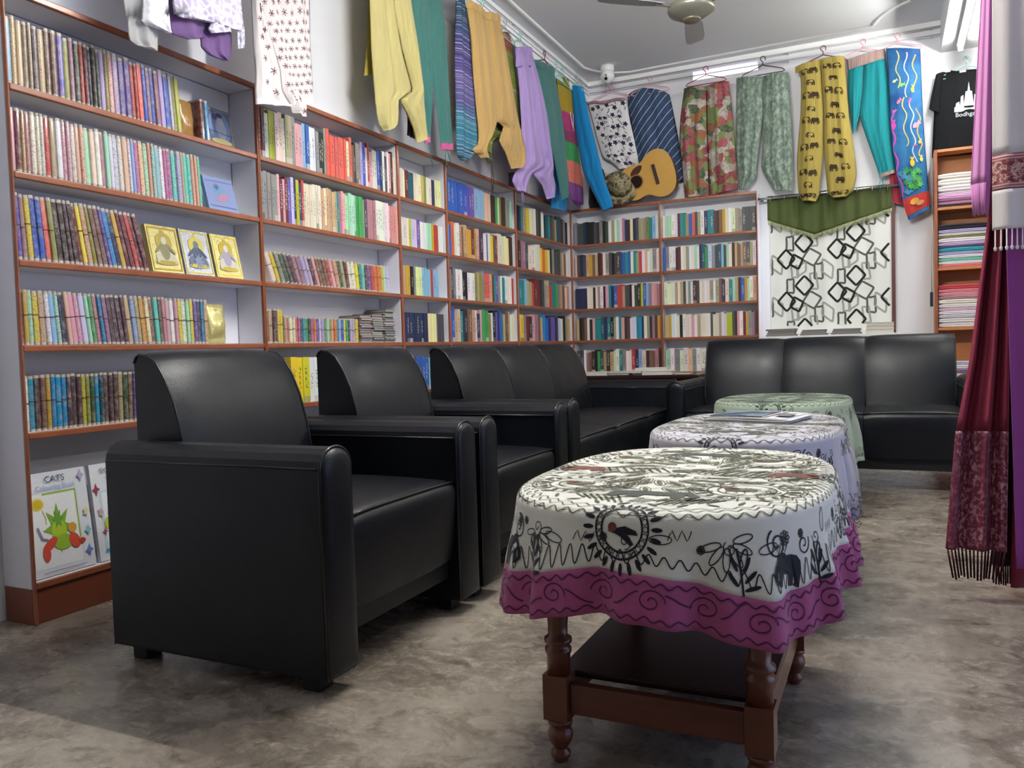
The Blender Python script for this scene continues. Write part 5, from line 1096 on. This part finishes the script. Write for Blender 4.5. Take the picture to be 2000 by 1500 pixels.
def inside(pts): return all(cu.x0+.008 < p[0] < cu.x1-.008 and .965 < p[1] < 1.86 for p in pts)
def chaikin0(p, n=2):
    for _ in range(n): p = [q for a, b in zip(p, p[1:]+p[:1]) for q in ((a[0]*.75+b[0]*.25, a[1]*.75+b[1]*.25), (a[0]*.25+b[0]*.75, a[1]*.25+b[1]*.75))]
    return p
for i in range(-1, 4):
    for j in range(-1, 4):
        ox = -.60+i*DX; oz = 1.62-j*DZ+(.055 if i % 2 else 0.)
        for col, shp, cx, cz, sx, sz, a in [('23251f', DIA, 0, 0, .13, .15, 0), ('23251f', DIA, -.135, -.12, .13, .15, 0), ('5d6156', DIA, .055, -.115, .14, .14, .2), ('5d6156', SQ, -.105, -.0, .065, .12, 0), ('5d6156', SQ, .105, .105, .075, .13, 0), ('23251f', DIA, -.06, .19, .10, .12, .3), ('a9ada4', SQ, .07, .03, .06, .14, .1), ('a9ada4', DIA, .17, .12, .09, .17, .4), ('a9ada4', SQ, -.07, .11, .06, .10, .1), ('a9ada4', DIA, -.02, .13, .07, .13, -.5)]:
            pts = [(ox+cx+p[0]*sx*math.cos(a)-p[1]*sz*math.sin(a), oz+cz+p[0]*sx*math.sin(a)+p[1]*sz*math.cos(a)) for p in shp]
            seq = [p for p in chaikin0(pts)]; run_ = []; runs = []
            for p in seq+[seq[0]]:
                if inside([p]): run_.append(p)
                else:
                    if len(run_) > 1: runs.append(run_)
                    run_ = []
            if len(run_) > 1: runs.append(run_)
            for pts in runs: ribbon(lay[col], lambda x, z, o: cu.P(x, z, o+(.0006 if col == '23251f' else 0)), pts, .017 if col == '23251f' else .015, .0018, False, .02)
for c_, mb in lay.items():
    if mb.f: mb.build('loop_print', pm(c_, .85), cur)['kind'] = 'stuff'
vb = lambda x: 1.675+(.15*((x+.52)/.54) if x > -.52 else .14*((-.52-x)/.345))
va = Sheet(-.868, .030, 2.005, vb, 6.733, 6.5, .013, 8)
vo_ = solid(va.mesh(120, 14).build('valance', cloth_mat('olive_velvet_fold_shade', '#4c5a22', .5, .6, sheen=.4, vscale=5)), .003); tag(vo_, 'olive green velvet valance with fringed lower edge', 'curtain')  # strong streaks in the velvet colour stand in for shade in the folds
mb = MB()
for i in range(110):
    x = lerp(va.x0+.005, va.x1-.005, i/109); zb = vb(x); p = va.P(x, zb, .003)
    mb.tube([p, p+Vector((.001, -.002, -.034))], [.0032, .0024], 5)
fr = mb.build('fringe', cloth_mat('pale_green_fringe', '#b3b98a', .2), vo_); fr['kind'] = 'stuff'
chrome = plain('chrome_rod', '#b9bbbd', .2, .6, .05, Metallic=.9); blk = plain('black_metal', '#17171a', .4, .5)
rod = MB().tube([(-.93, 6.708, 1.985), (.09, 6.708, 1.985)], .009, 12).build('curtain_rod', chrome); tag(rod, 'chrome curtain rod above the olive valance', 'rod')
for i in range(9):
    x = -.84+i*.105; MB().tube([(x, 6.708+.016*math.cos(q), 1.975+.022*math.sin(q)) for q in [2*math.pi*k/12 for k in range(12)]], .003, 6, closed=True).build('ring', chrome, rod)
for x in (-.915, .075): MB().box(x-.01, x+.01, 6.708, 6.80, 1.978, 1.992).build('bracket', blk, rod)
for x in (-.94, .10): MB().lathe([(.004, -.012), (.013, -.006), (.015, 0), (.013, .008), (.004, .014)], 12, (x, 6.708, 1.985)).build('finial', blk, rod)
# papers and books on the sill
def flat_book(name, x0, x1, y0, y1, z0, z1, cov, pag, label, group, cat='book', rz=0.):
    cx, cy = (x0+x1)/2, (y0+y1)/2
    e = empty(name, (cx, cy, z0), rz, label, cat, group); w_, d_, h_ = (x1-x0)/2, (y1-y0)/2, z1-z0; t_ = min(.003, h_*.2)
    MB().prism([(w_, 0), (w_, t_), (-w_+.003, t_), (-w_+.003, h_-t_), (w_, h_-t_), (w_, h_), (-w_, h_), (-w_, 0)], -d_, d_, 'y').build('cover', cov, e)
    MB().box(-w_+.003, w_-.003, -d_+.003, d_-.003, t_+.0002, h_-t_-.0002).build('page_block', pag, e)
    return e
pgw = plain('white_pages', '#d8d5cc', .8, .2, .15, 70); pgg = plain('grey_pages', '#8f8c88', .8, .2, .25, 70)
z = .8906
for k, (x0, x1, n, nm) in enumerate([(-.865, -.64, 4, 'first'), (-.615, -.42, 3, 'second'), (-.395, -.18, 3, 'third')]):
    z = .8906
    for i in range(n):
        flat_book('flat_book', x0+.008*((i*7) % 3), x1-.006*((i*5) % 3), 6.50, 6.625, z, z+.0135, pm(['8a8682', '9a948f', '77706c'][i % 3]), pgg, 'grey paperback, %s from the bottom of %s pile on the window sill' % (ORD(i+1), nm), 'flat books on the window sill'); z += .0141
z = .8906
for i, h in enumerate((.030, .026, .022)):
    flat_book('flat_book', -.155+.004*i, .035, 6.50, 6.625, z, z+h, pm('d9d5bd'), pgw, 'cream thick book, %s from the bottom of the pile at the casing' % ORD(i+1), 'flat books on the window sill'); z += h+.0006

# ------------------------------------------------------------------ corner table with books, behind the sofas
e = empty('corner_table', (-1.85, 6.28, 0), 0, 'low dark wooden corner table behind the sofas', 'table')
MB().box(-.56, .56, -.26, .33, .595, .62).build('table_top', M['wooddark'], e, .003)
for sx in (-.52, .52):
    for sy in (-.22, .29): MB().box(sx-.022, sx+.022, sy-.022, sy+.022, 0, .5948).build('leg', M['wood'], e, .002)
for sy in (-.22, .29): MB().box(-.495, .495, sy-.01, sy+.01, .53, .5945).build('apron', M['wood'], e)
cb = [(-2.22, -2.02, 6.06, 6.22, .622, .650, 'e0dfe0', 'white thick'), (-2.01, -1.84, 6.05, 6.20, .622, .637, '2a2524', 'dark covered'), (-2.0, -1.74, 6.06, 6.21, .638, .652, 'd6d5d6', 'pale thin'), (-1.80, -1.55, 6.10, 6.26, .653, .675, 'e4e3e3', 'white upper'), (-1.73, -1.50, 6.05, 6.22, .622, .652, 'e2e1e0', 'white lower'), (-1.48, -1.36, 6.06, 6.2, .622, .640, '8a8378', 'khaki')]
for x0, x1, y0, y1, z0, z1, c_, nm in cb: flat_book('flat_book', x0, x1, y0, y1, z0, z1, pm(c_), pgw, '%s book lying on the corner table' % nm, 'books lying on the corner table', rz=R(3))

# ------------------------------------------------------------------ things on top of the back bookcases
gt = empty('guitar', (-1.79, 6.675, TOPZ+.012), 0, 'honey coloured acoustic guitar resting on the back bookcase', 'guitar')
half = [(0, 0), (.004, .07), (.02, .135), (.055, .18), (.105, .202), (.16, .200), (.205, .178), (.24, .150), (.27, .136), (.305, .138), (.345, .148), (.39, .145), (.43, .125), (.465, .085), (.485, .035), (.49, 0)]
outl = half+[(x, -y) for x, y in half[-2:0:-1]]
# smooth outline
def chaikin(p, n=2):
    for _ in range(n): p = [q for a, b in zip(p, p[1:]+p[:1]) for q in ((a[0]*.75+b[0]*.25, a[1]*.75+b[1]*.25), (a[0]*.25+b[0]*.75, a[1]*.25+b[1]*.75))]
    return p
outl = chaikin(outl, 2); ang = R(15)
def gp3(a, b, d):   # a: distance from the tail towards the neck, b: across, d: depth towards the wall
    x = .215-a; z = .185+0+b; q = ang
    return (x*math.cos(q)-(b)*math.sin(q), d, .204+x*math.sin(q)+b*math.cos(q))
gw = NT('spruce_top'); co = gw.coord(); gm = gw.fin(gw.mix(gw.noise(gw.mapping(co, (3, 3, 60)), 5, 3), lin('#b98a3c'), lin('#d1a552')), .25, .5, Coat_Weight=.4)
mah = plain('mahogany_sides', '#5e3320', .3, .5, .2); gdk = plain('dark_rosewood', '#35211a', .35, .5, .2)
n = len(outl); mb = MB(); mb.add([gp3(a, b, -.05) for a, b in outl], [tuple(range(n))]); mb.build('soundboard', gm, gt)
mb = MB(); vs = [gp3(a, b, -.0498) for a, b in outl]+[gp3(a, b, .028) for a, b in outl]; mb.add(vs, [(i, (i+1) % n, n+(i+1) % n, n+i) for i in range(n)]); mb.add(vs[n:], [tuple(range(n))]); mb.build('body_sides', mah, gt)
mb = MB(); mb.add([gp3(*p, -.0506) for p in ell(.335, 0, .052, .052, 32)], [tuple(range(32))]); mb.build('sound_hole_disc', plain('painted_hole_shade', '#2a1c1a', .8, .1), gt)  # flat dark disc, its colour stands in for shade inside the hole
mb = MB(); mb.grid([[gp3(.335+r*math.cos(q), r*math.sin(q), -.0509) for q in [2*math.pi*k/32 for k in range(32)]] for r in (.053, .062)], closed=True); mb.build('rosette', pm('8a5f3a'), gt)
mb = MB(); pg_ = [(.30, .055), (.27, .075), (.25, .11), (.27, .125), (.33, .115), (.37, .075), (.36, .05)]; mb.add([gp3(a, b, -.0508) for a, b in chaikin(pg_)], [tuple(range(len(chaikin(pg_))))]); mb.build('pick_guard', plain('tortoise_guard', '#4a2a1a', .2, .6), gt)
brp = [gp3(a, b, d) for d in (-.060, -.0505) for a, b in ((.15, -.085), (.178, -.085), (.178, .085), (.15, .085))]; mb = MB(); mb.add(brp, [(0, 1, 2, 3), (4, 5, 6, 7), (0, 1, 5, 4), (1, 2, 6, 5), (2, 3, 7, 6), (3, 0, 4, 7)]); mb.build('bridge', gdk, gt)
nk = [gp3(a, b, d) for d in (-.062, -.035) for a, b in ((.39, -.028), (.66, -.024), (.66, .024), (.39, .028))]; mb = MB(); mb.add(nk, [(0, 1, 2, 3), (4, 5, 6, 7), (0, 1, 5, 4), (1, 2, 6, 5), (2, 3, 7, 6), (3, 0, 4, 7)]); mb.build('neck', gdk, gt)
# camouflage hat, rolled paper and dark bag beside the guitar
t = NT('camouflage_cotton'); co = t.coord(); M['camo'] = t.fin(t.ramp(t.noise(co, 22, 3), [(.35, '#4a4436'), (.45, '#7d7359'), (.55, '#9c9478'), (.62, '#5a5040')], 'CONSTANT'), .85, .2)
h4 = Matrix.Rotation(R(70), 4, 'X') @ Matrix.Rotation(R(20), 4, 'Y')
hat = empty('sun_hat', (-2.04, 6.575, TOPZ+.155), 0, 'camouflage sun hat leaning against the guitar neck', 'hat')
MB().lathe([(.105, 0), (.100, .03), (.095, .07), (.075, .10), (.03, .115), (.001, .117)], 24, M4=h4).build('crown', M['camo'], hat)
mb = MB(); mb.grid([[tuple(h4 @ Vector((r*math.cos(q), r*math.sin(q), -.03*((r-.10)/.06)**2*1.0-.008*math.sin(3*q)*((r-.1)/.06)))) for q in [2*math.pi*k/36 for k in range(36)]] for r in (.1, .12, .14, .155)], closed=True); solid(mb.build('brim', M['camo'], hat), .003)
o = MB().tube([(-2.155, 6.672, TOPZ+.012), (-2.175, 6.685, TOPZ+.2), (-2.185, 6.69, TOPZ+.30)], .018, 14).build('paper_roll', plain('cream_paper', '#b9ae9a', .8, .2, .1)); tag(o, 'cream paper roll standing beside the camouflage hat', 'paper roll')
mb = MB().lathe([(.075, 0), (.085, .05), (.08, .16), (.07, .26), (.05, .33), (.02, .36), (.001, .365)], 20, (-2.27, 6.708, TOPZ+.0115)); o = mb.build('cloth_bag', CM['darkcloth']); tag(o, 'black cloth bag standing in the corner on the bookcases', 'bag')
for i, (y, c_) in enumerate(((5.52, '6c6a6a'), (5.55, 'b9b4ae'), (5.585, '3c3a3c'))):
    o = MB().box(-2.565, -2.52, y, y+.03, TOPZ+.0115, TOPZ+.135).build('box_file', pm(c_)); tag(o, ['grey', 'pale', 'black'][i]+' thin box file standing on top of the fifth bookcase', 'box file', 'box files on the bookcase top')
    MB().box(-2.522, -2.519, y+.006, y+.024, TOPZ+.04, TOPZ+.11).build('spine_label', pm('d9d6d2'), o)

# ------------------------------------------------------------------ fabric shelves
t = NT('orange_plywood'); co = t.coord(); M['ply'] = t.fin(t.mix(t.noise(t.mapping(co, (3, 3, 20)), 5, 4), lin('#b06a3a'), lin('#cf8d55')), .4, .5)
FX0, FX1, FY0, FY1 = .303, 1.25, 6.585, 6.795
e = empty('fabric_shelves', ((FX0+FX1)/2, FY1, 0), 0, 'orange plywood shelves stacked with folded fabrics by the shawls', 'shelves'); ox, oy_ = (FX0+FX1)/2, FY1
def fb(nm, x0, x1, y0, y1, z0, z1, m='ply', bev=.002): return MB().box(x0-ox, x1-ox, y0-oy_, y1-oy_, z0, z1).build(nm, M[m], e, bev)
for x0, x1 in ((FX0, FX0+.02), (FX1-.02, FX1)): o = fb('side_panel', x0, x1, FY0+.008, FY1, 0, 2.187); MB().box(x0-ox, x1-ox, FY0-oy_-.002, FY0+.008-oy_, 0, 2.187).build('edge_band', M['edge'], o)
FZ = [2.187, 1.775, 1.345, .915, .46, .10]
for z in FZ: fb('shelf', FX0+.0205, FX1-.0205, FY0, FY1-.008, z-.02, z)
fb('back_panel', FX0+.0205, FX1-.0205, FY1-.0075, FY1-.001, .08, 2.166)
FAB = {}
def folded(x0, x1, z, h, col, label, fold=.5):
    if col not in FAB: FAB[col] = cloth_mat('folded_'+col, '#'+col, .12, .7, sheen=.25)
    rn = random.Random(label); rows = []; n = 12; y0 = FY0+.012+rn.uniform(0, .012); y1 = FY1-.012
    prof = []
    for i in range(9):
        q = -math.pi/2+math.pi*i/8; prof.append((y0+h/2*(1-math.cos(q)), h/2+h/2*math.sin(q)))
    # crease between two folds
    prof = prof[:4]+[(y0+h*.16, h*.48), (y0+h*.30, h*.5), (y0+h*.16, h*.52)]+prof[5:]+[(y1, h), (y1, 0)]
    mb = MB(); m = len(prof)
    for k in range(n+1):
        f = k/n; e_ = 1-.25*abs(2*f-1)**8; sag = .004*math.sin(5*f+rn.random()*.5)*h/.04
        rows.append([(lerp(x0, x1, f)-x0, y, max(0.0, .5*h+(zz-.5*h)*e_+ (sag if zz > .6*h else 0))) for y, zz in prof])
    mb.grid(rows, closed=True); mb.f += [tuple(range(m)), tuple(n*m+i for i in range(m))[::-1]]; mb.mi += [0, 0]; mb.sm += [False, False]
    o = mb.build('folded_fabric', FAB[col]); o.location = (x0, 0, z); tag(o, label, 'fabric', 'folded fabrics on the plywood shelves'); return o
CELLS = [(1, [('b', '3a2a34', .022), ('p', 'd9a0c8', .022), ('m', '9c6a8c', .016), ('p', 'd8a6d0', .028), ('l', 'e3c6de', .024), ('w', 'ece6e6', .048), ('w', 'f0ece6', .05), ('w', 'efe8e2', .04)], 'top'),
 (2, [('coral', 'd8737a', .022), ('white', 'e6e6e6', .024), ('mint', '7cc9b8', .022), ('white', 'e8e6ea', .024), ('lavender', 'b8b2da', .024), ('turquoise', '2a9fb0', .026), ('slate', '4c5068', .018), ('lilac', 'c8a8d8', .024), ('white', 'eae6e8', .034), ('olive', '8a856a', .016), ('cream', 'e0d8c8', .02), ('lavender', 'b3add8', .026), ('black', '231d2c', .04)], 'second'),
 (3, [('white', 'ece8ea', .034), ('white', 'eeeaea', .036), ('lilac', 'd8cfe0', .026), ('white', 'ece6e8', .026), ('pink', 'e2bfd2', .024), ('white', 'ece6e6', .03), ('cream', 'ece6d8', .034), ('dusty pink', 'b98a92', .026), ('pink', 'e29aaa', .024), ('salmon', 'e58a90', .026), ('red', 'cf4a56', .034)], 'third'),
 (4, [('white', 'e6e2e4', .036), ('white', 'e8e2e6', .034), ('pink', 'd8a8bc', .024), ('white', 'eae6ea', .036), ('mauve', '8a6f8c', .03), ('white', 'e4e0e2', .034), ('lilac', 'cfc3da', .026)], 'fourth'),
 (5, [('plum', '6a4460', .04), ('white', 'e0dcdc', .04), ('pink', 'd0a0b4', .04)], 'bottom')]
NMS = dict(b='black', p='pink', m='mauve', l='pale pink', w='white')
for zi, lst, wh in CELLS:
    z = FZ[zi]+.0006
    for i, (nm, col, h) in enumerate(lst):
        hh = h*.93
        folded(FX0+.026, FX0+.46, z, hh, col, '%s folded fabric, %s from the bottom on the %s plywood shelf' % (NMS.get(nm, nm), ORD(i+1), wh)); z += hh+.0008
# key strap hanging on the shelf side
o = MB().tube([(.288, 6.60, 1.69), (.286, 6.598, 1.5), (.284, 6.598, 1.3), (.283, 6.598, 1.17)], .0035, 6).build('key_strap', plain('beige_strap', '#a89a88', .8, .2)); tag(o, 'beige strap with black clip hanging beside the fabric shelves', 'strap')
MB().box(.272, .292, 6.588, 6.604, 1.07, 1.175).build('clip', blk, o, .003); MB().tube([(.288, 6.60, 1.69), (.302, 6.60, 1.70)], .003, 6).build('hook', stl, o)

# ------------------------------------------------------------------ shawls at the right side
class Hang(Sheet):
    def __init__(s, xl, xr, zt, zb, y, nf, amp, seed=0): s.xl, s.xr = xl, xr; Sheet.__init__(s, 0, 1, zt, zb, y, nf, amp, seed)
    def Q(s, f, g, o=0.):
        z = lerp(s.zt, s.zb, g); x = lerp(interp(s.xl, z), interp(s.xr, z), f)
        yy = s.y-s.amp*(.65*math.sin(2*math.pi*s.nf*f+s.p[0]+.3*math.sin(2*z))+.35*math.sin(2*math.pi*s.nf*1.9*f+s.p[1]))*(.55+.45*g)
        return Vector((x, yy-o, z))
    def part(s, g0, g1, nx=60, nz=40, o=0.): return MB().grid([[s.Q(i/nx, lerp(g0, g1, j/nz), o) for i in range(nx+1)] for j in range(nz+1)])
def interp(tab, z):
    tab = sorted(tab)
    if z <= tab[0][0]: return tab[0][1]
    for (a, b), (c, d) in zip(tab, tab[1:]):
        if z <= c: return lerp(b, d, (z-a)/(c-a))
    return tab[-1][1]
t = NT('maroon_shawl'); co = t.coord(); M['maroon'] = t.fin(t.mix(t.noise(t.mapping(co, (30, 30, 2)), 3, 3), lin('#6e2236'), lin('#96324a')), .7, .3)
t = NT('maroon_brocade'); co = t.coord(); v = t.noise(t.mapping(co, (1, 1, .8)), 90, 4, .6); g2 = t.noise(t.mapping(co, (9, 9, 1)), 3, 2)
M['broc'] = t.fin(t.mix(t.math('MULTIPLY', t.ramp(v, [(.48, (0, 0, 0, 1)), (.6, (1, 1, 1, 1))]), t.ramp(g2, [(.35, (.15, .15, .15, 1)), (.65, (.9, .9, .9, 1))])), lin('#6d2238'), lin('#c79aa6')), .45, .5)
M['dkmaroon'] = cloth_mat('dark_wine_shawl', '#3a0e1e', .3); M['purple'] = cloth_mat('violet_magenta_shawl', '#a852a0', .2, transl=.35); M['pinkshawl'] = cloth_mat('orchid_pink_shawl', '#efb0e4', .10, sheen=.3, transl=.5); M['wshawl'] = cloth_mat('white_wool_shawl', '#efeae8', .08, transl=.45)
t = NT('woven_paisley_band'); co = t.coord(); v = t.noise(co, 70, 4, .7); zz = t.n('ShaderNodeSeparateXYZ', {0: co}).outputs[2]; st_ = t.math('ABSOLUTE', t.math('SUBTRACT', zz, 1.33))
c = t.mix(t.math('GREATER_THAN', st_, .034), t.ramp(v, [(.40, '#6d3238'), (.5, '#8f5154'), (.56, '#c9b0a6'), (.64, '#7a3c42')]), t.mix(t.math('LESS_THAN', t.math('FRACT', t.math('MULTIPLY', zz, 120.)), .5), lin('#8a4a4e'), lin('#b89a96'))); M['pband'] = t.fin(c, .8, .2)
rail = MB().tube([(.12, 2.92, 2.42), (1.5, 2.92, 2.42)], .012, 12).build('shawl_rail', stl); tag(rail, 'steel rail carrying the hanging shawls', 'rail', 'garment rails')
for x in (.2, 1.4): MB().tube([(x, 2.92, 2.42), (x, 2.92, ZL if x > .36 else ZC)], .006, 8).build('hanger_rod', stl, rail)
def fringe(parent, sh, n, ln, mat, r=.003, single=True, g=1.0, spread=.0, name='tassel', knot=False):
    mb = MB()
    for i in range(n):
        f = (i+.5)/n; p = sh.Q(f, g); sw = spread*(f-.5)*2; q1 = p+Vector((sw*.5, 0, -ln*.5)); q2 = p+Vector((sw, .004*math.sin(i*2.3), -ln*(1+.04*math.sin(i*1.7))))
        pts, rs = [p, q1, q2], [r*.8, r, r*.9]
        if knot: pts = [p, p+Vector((0, 0, -ln*.8)), p+Vector((0, 0, -ln*.86)), p+Vector((0, 0, -ln))]; rs = [r*.7, r*.7, r*2., r*1.2]
        if single: MB().tube(pts, rs, 6).build(name, mat, parent)
        else: mb.tube(pts, rs, 5)
    if not single: o = mb.build('fringe', mat, parent); o['kind'] = 'stuff'
G_ = 'shawls hanging on the steel rail'
mar = Hang([(2.42, .30), (1.22, .283), (.78, .232), (.54, .19), (.16, .160)], [(2.42, .40), (1.2, .345), (.5, .335), (.16, .330)], 2.42, .165, 2.93, 2.0, .022, 1)
o = mar.part(0, .83).build('shawl', M['maroon']); solid(o, .002); tag(o, 'maroon shawl with brocade lower panel and dark fringe', 'shawl', G_)
solid(mar.part(.83, 1.).build('brocade_panel', M['broc'], o), .002); fringe(o, mar, 16, .092, plain('dark_wine_fringe', '#3a1418', .8, .2), .0036, True, 1., -.016)
dkm = Hang([(2.42, .29), (1.0, .292), (.12, .30)], [(2.42, .42), (.12, .46)], 2.42, .10, 3.02, 1.5, .02, 2); o = solid(dkm.part(0, 1).build('shawl', M['dkmaroon']), .002); tag(o, 'dark wine shawl behind the maroon brocade one', 'shawl', G_)
fringe(o, dkm, 24, .06, plain('wine_fringe', '#4a1420', .8, .2), .003, False)
pur = Hang([(2.42, .32), (1.15, .320), (.15, .345)], [(2.42, .50), (.12, .56)], 2.42, .140, 2.84, 1.4, .012, 3); o = solid(pur.part(0, 1).build('shawl', M['purple']), .002); tag(o, 'violet magenta shawl under the white one', 'shawl', G_)
red = Hang([(2.42, .40), (.06, .345)], [(2.42, .62), (.06, .62)], 2.42, .045, 2.98, 1.6, .018, 4); o = solid(red.part(0, 1).build('shawl', cloth_mat('red_shawl', '#7c1c33', .25)), .002); tag(o, 'crimson shawl reaching nearly to the floor behind the violet one', 'shawl', G_)
pk = Hang([(2.42, .275), (1.87, .263), (1.22, .229)], [(2.42, .300), (1.87, .296), (1.36, .289), (1.25, .287)], 2.42, 1.32, 2.895, 1.1, .016, 5); o = solid(pk.part(0, 1).build('shawl', M['pinkshawl']), .0015); tag(o, 'orchid pink shawl hanging beside the white one', 'shawl', G_)
fringe(o, pk, 15, .095, M['pinkshawl'], .0026, True, 1., -.006)
whs = Hang([(2.42, .285), (1.1, .283)], [(2.42, .50), (1.1, .50)], 2.42, 1.163, 2.80, 1.6, .016, 6); o = solid(whs.part(0, .825).build('shawl', M['wshawl']), .003); tag(o, 'white wool shawl with a woven maroon band and tassels', 'shawl', G_)
solid(whs.part(.825, .908, 60, 10).build('woven_band', M['pband'], o), .003); solid(whs.part(.908, 1., 60, 10).build('lower_panel', M['wshawl'], o), .003); fringe(o, whs, 16, .062, M['wshawl'], .0028, True, 1., 0, 'tassel', True)

# ------------------------------------------------------------------ ceiling fan and CCTV
fanm = plain('grey_fan_enamel', '#8f8e82', .3, .5, .1, Metallic=.4)
FZc = 2.875; f = empty('ceiling_fan', (-1.075, 5.02, ZC), 0, 'grey three-blade ceiling fan in the middle of the grey ceiling', 'fan')
MB().lathe([(.05, 0), (.052, -.02), (.03, -.055), (.012, -.06)][::-1], 20).build('canopy', fanm, f)
MB().tube([(0, 0, -.05), (0, 0, -.21)], .012, 10).build('down_rod', fanm, f)
MB().lathe([(.001, -.335), (.05, -.334), (.085, -.322), (.105, -.31), (.135, -.295), (.145, -.275), (.140, -.25), (.11, -.225), (.06, -.212), (.014, -.205)], 32).build('motor_housing', fanm, f)
MB().lathe([(.001, -.345), (.05, -.343), (.056, -.336), (.056, -.33)], 28).build('bottom_cap', plain('dark_bronze_cap', '#8a8274', .3, .6, .1, Metallic=.5), f)
for k in range(3):
    a = R(100+120*k); c, s = math.cos(a), math.sin(a)
    def bp(r, w_, z): return (r*c-w_*s, r*s+w_*c, z)
    rows = [[bp(r, w0, -.250-.010*0), bp(r, w1, -.268)] for r, w0, w1 in ((.20, -.045, .045), (.3, -.06, .055), (.5, -.065, .06), (.58, -.055, .055), (.6, -.03, .03))]
    o = solid(MB().grid(rows, smooth=False).build('blade', plain('grey_fan_blade', '#b0b2b4', .5, .4), f), .004)
    MB().tube([bp(.11, 0, -.262), bp(.24, 0, -.259)], .010, 6).build('blade_iron', fanm, o)
cm = empty('security_camera', (-2.085, 6.47, ZC), 0, 'white dome security camera on the ceiling corner', 'camera')
wpl = plain('white_plastic', '#e2e3e4', .35, .5, .04)
MB().lathe([(.048, -.05), (.055, -.035), (.056, -.012), (.054, 0)], 24).build('mount', wpl, cm)
C4 = Matrix.Rotation(R(115), 4, 'X') 
MB().lathe([(.001, -.062), (.03, -.055), (.05, -.035), (.056, 0), (.05, .03), (.04, .047), (.001, .048)], 24, (0, 0, -.085), M4=C4).build('camera_ball', wpl, cm)
fc = lambda x, y, z: tuple((C4 @ Vector((x, y, z)))+Vector((0, 0, -.085)))
o = MB().lathe([(.012, .044), (.014, .050), (.012, .0535), (.001, .0535)], 16, (0, 0, -.085), M4=Matrix.Rotation(R(115), 4, 'X') @ Matrix.Translation((0, -.008, 0))).build('lens', plain('black_lens', '#08090b', .1, .6), cm)
MB().lathe([(.006, .045), (.007, .0505), (.001, .0506)], 12, (0, 0, -.085), M4=Matrix.Rotation(R(115), 4, 'X') @ Matrix.Translation((.004, .018, 0))).build('infrared_light', plain('dark_led', '#2a2a30', .2, .5), cm)
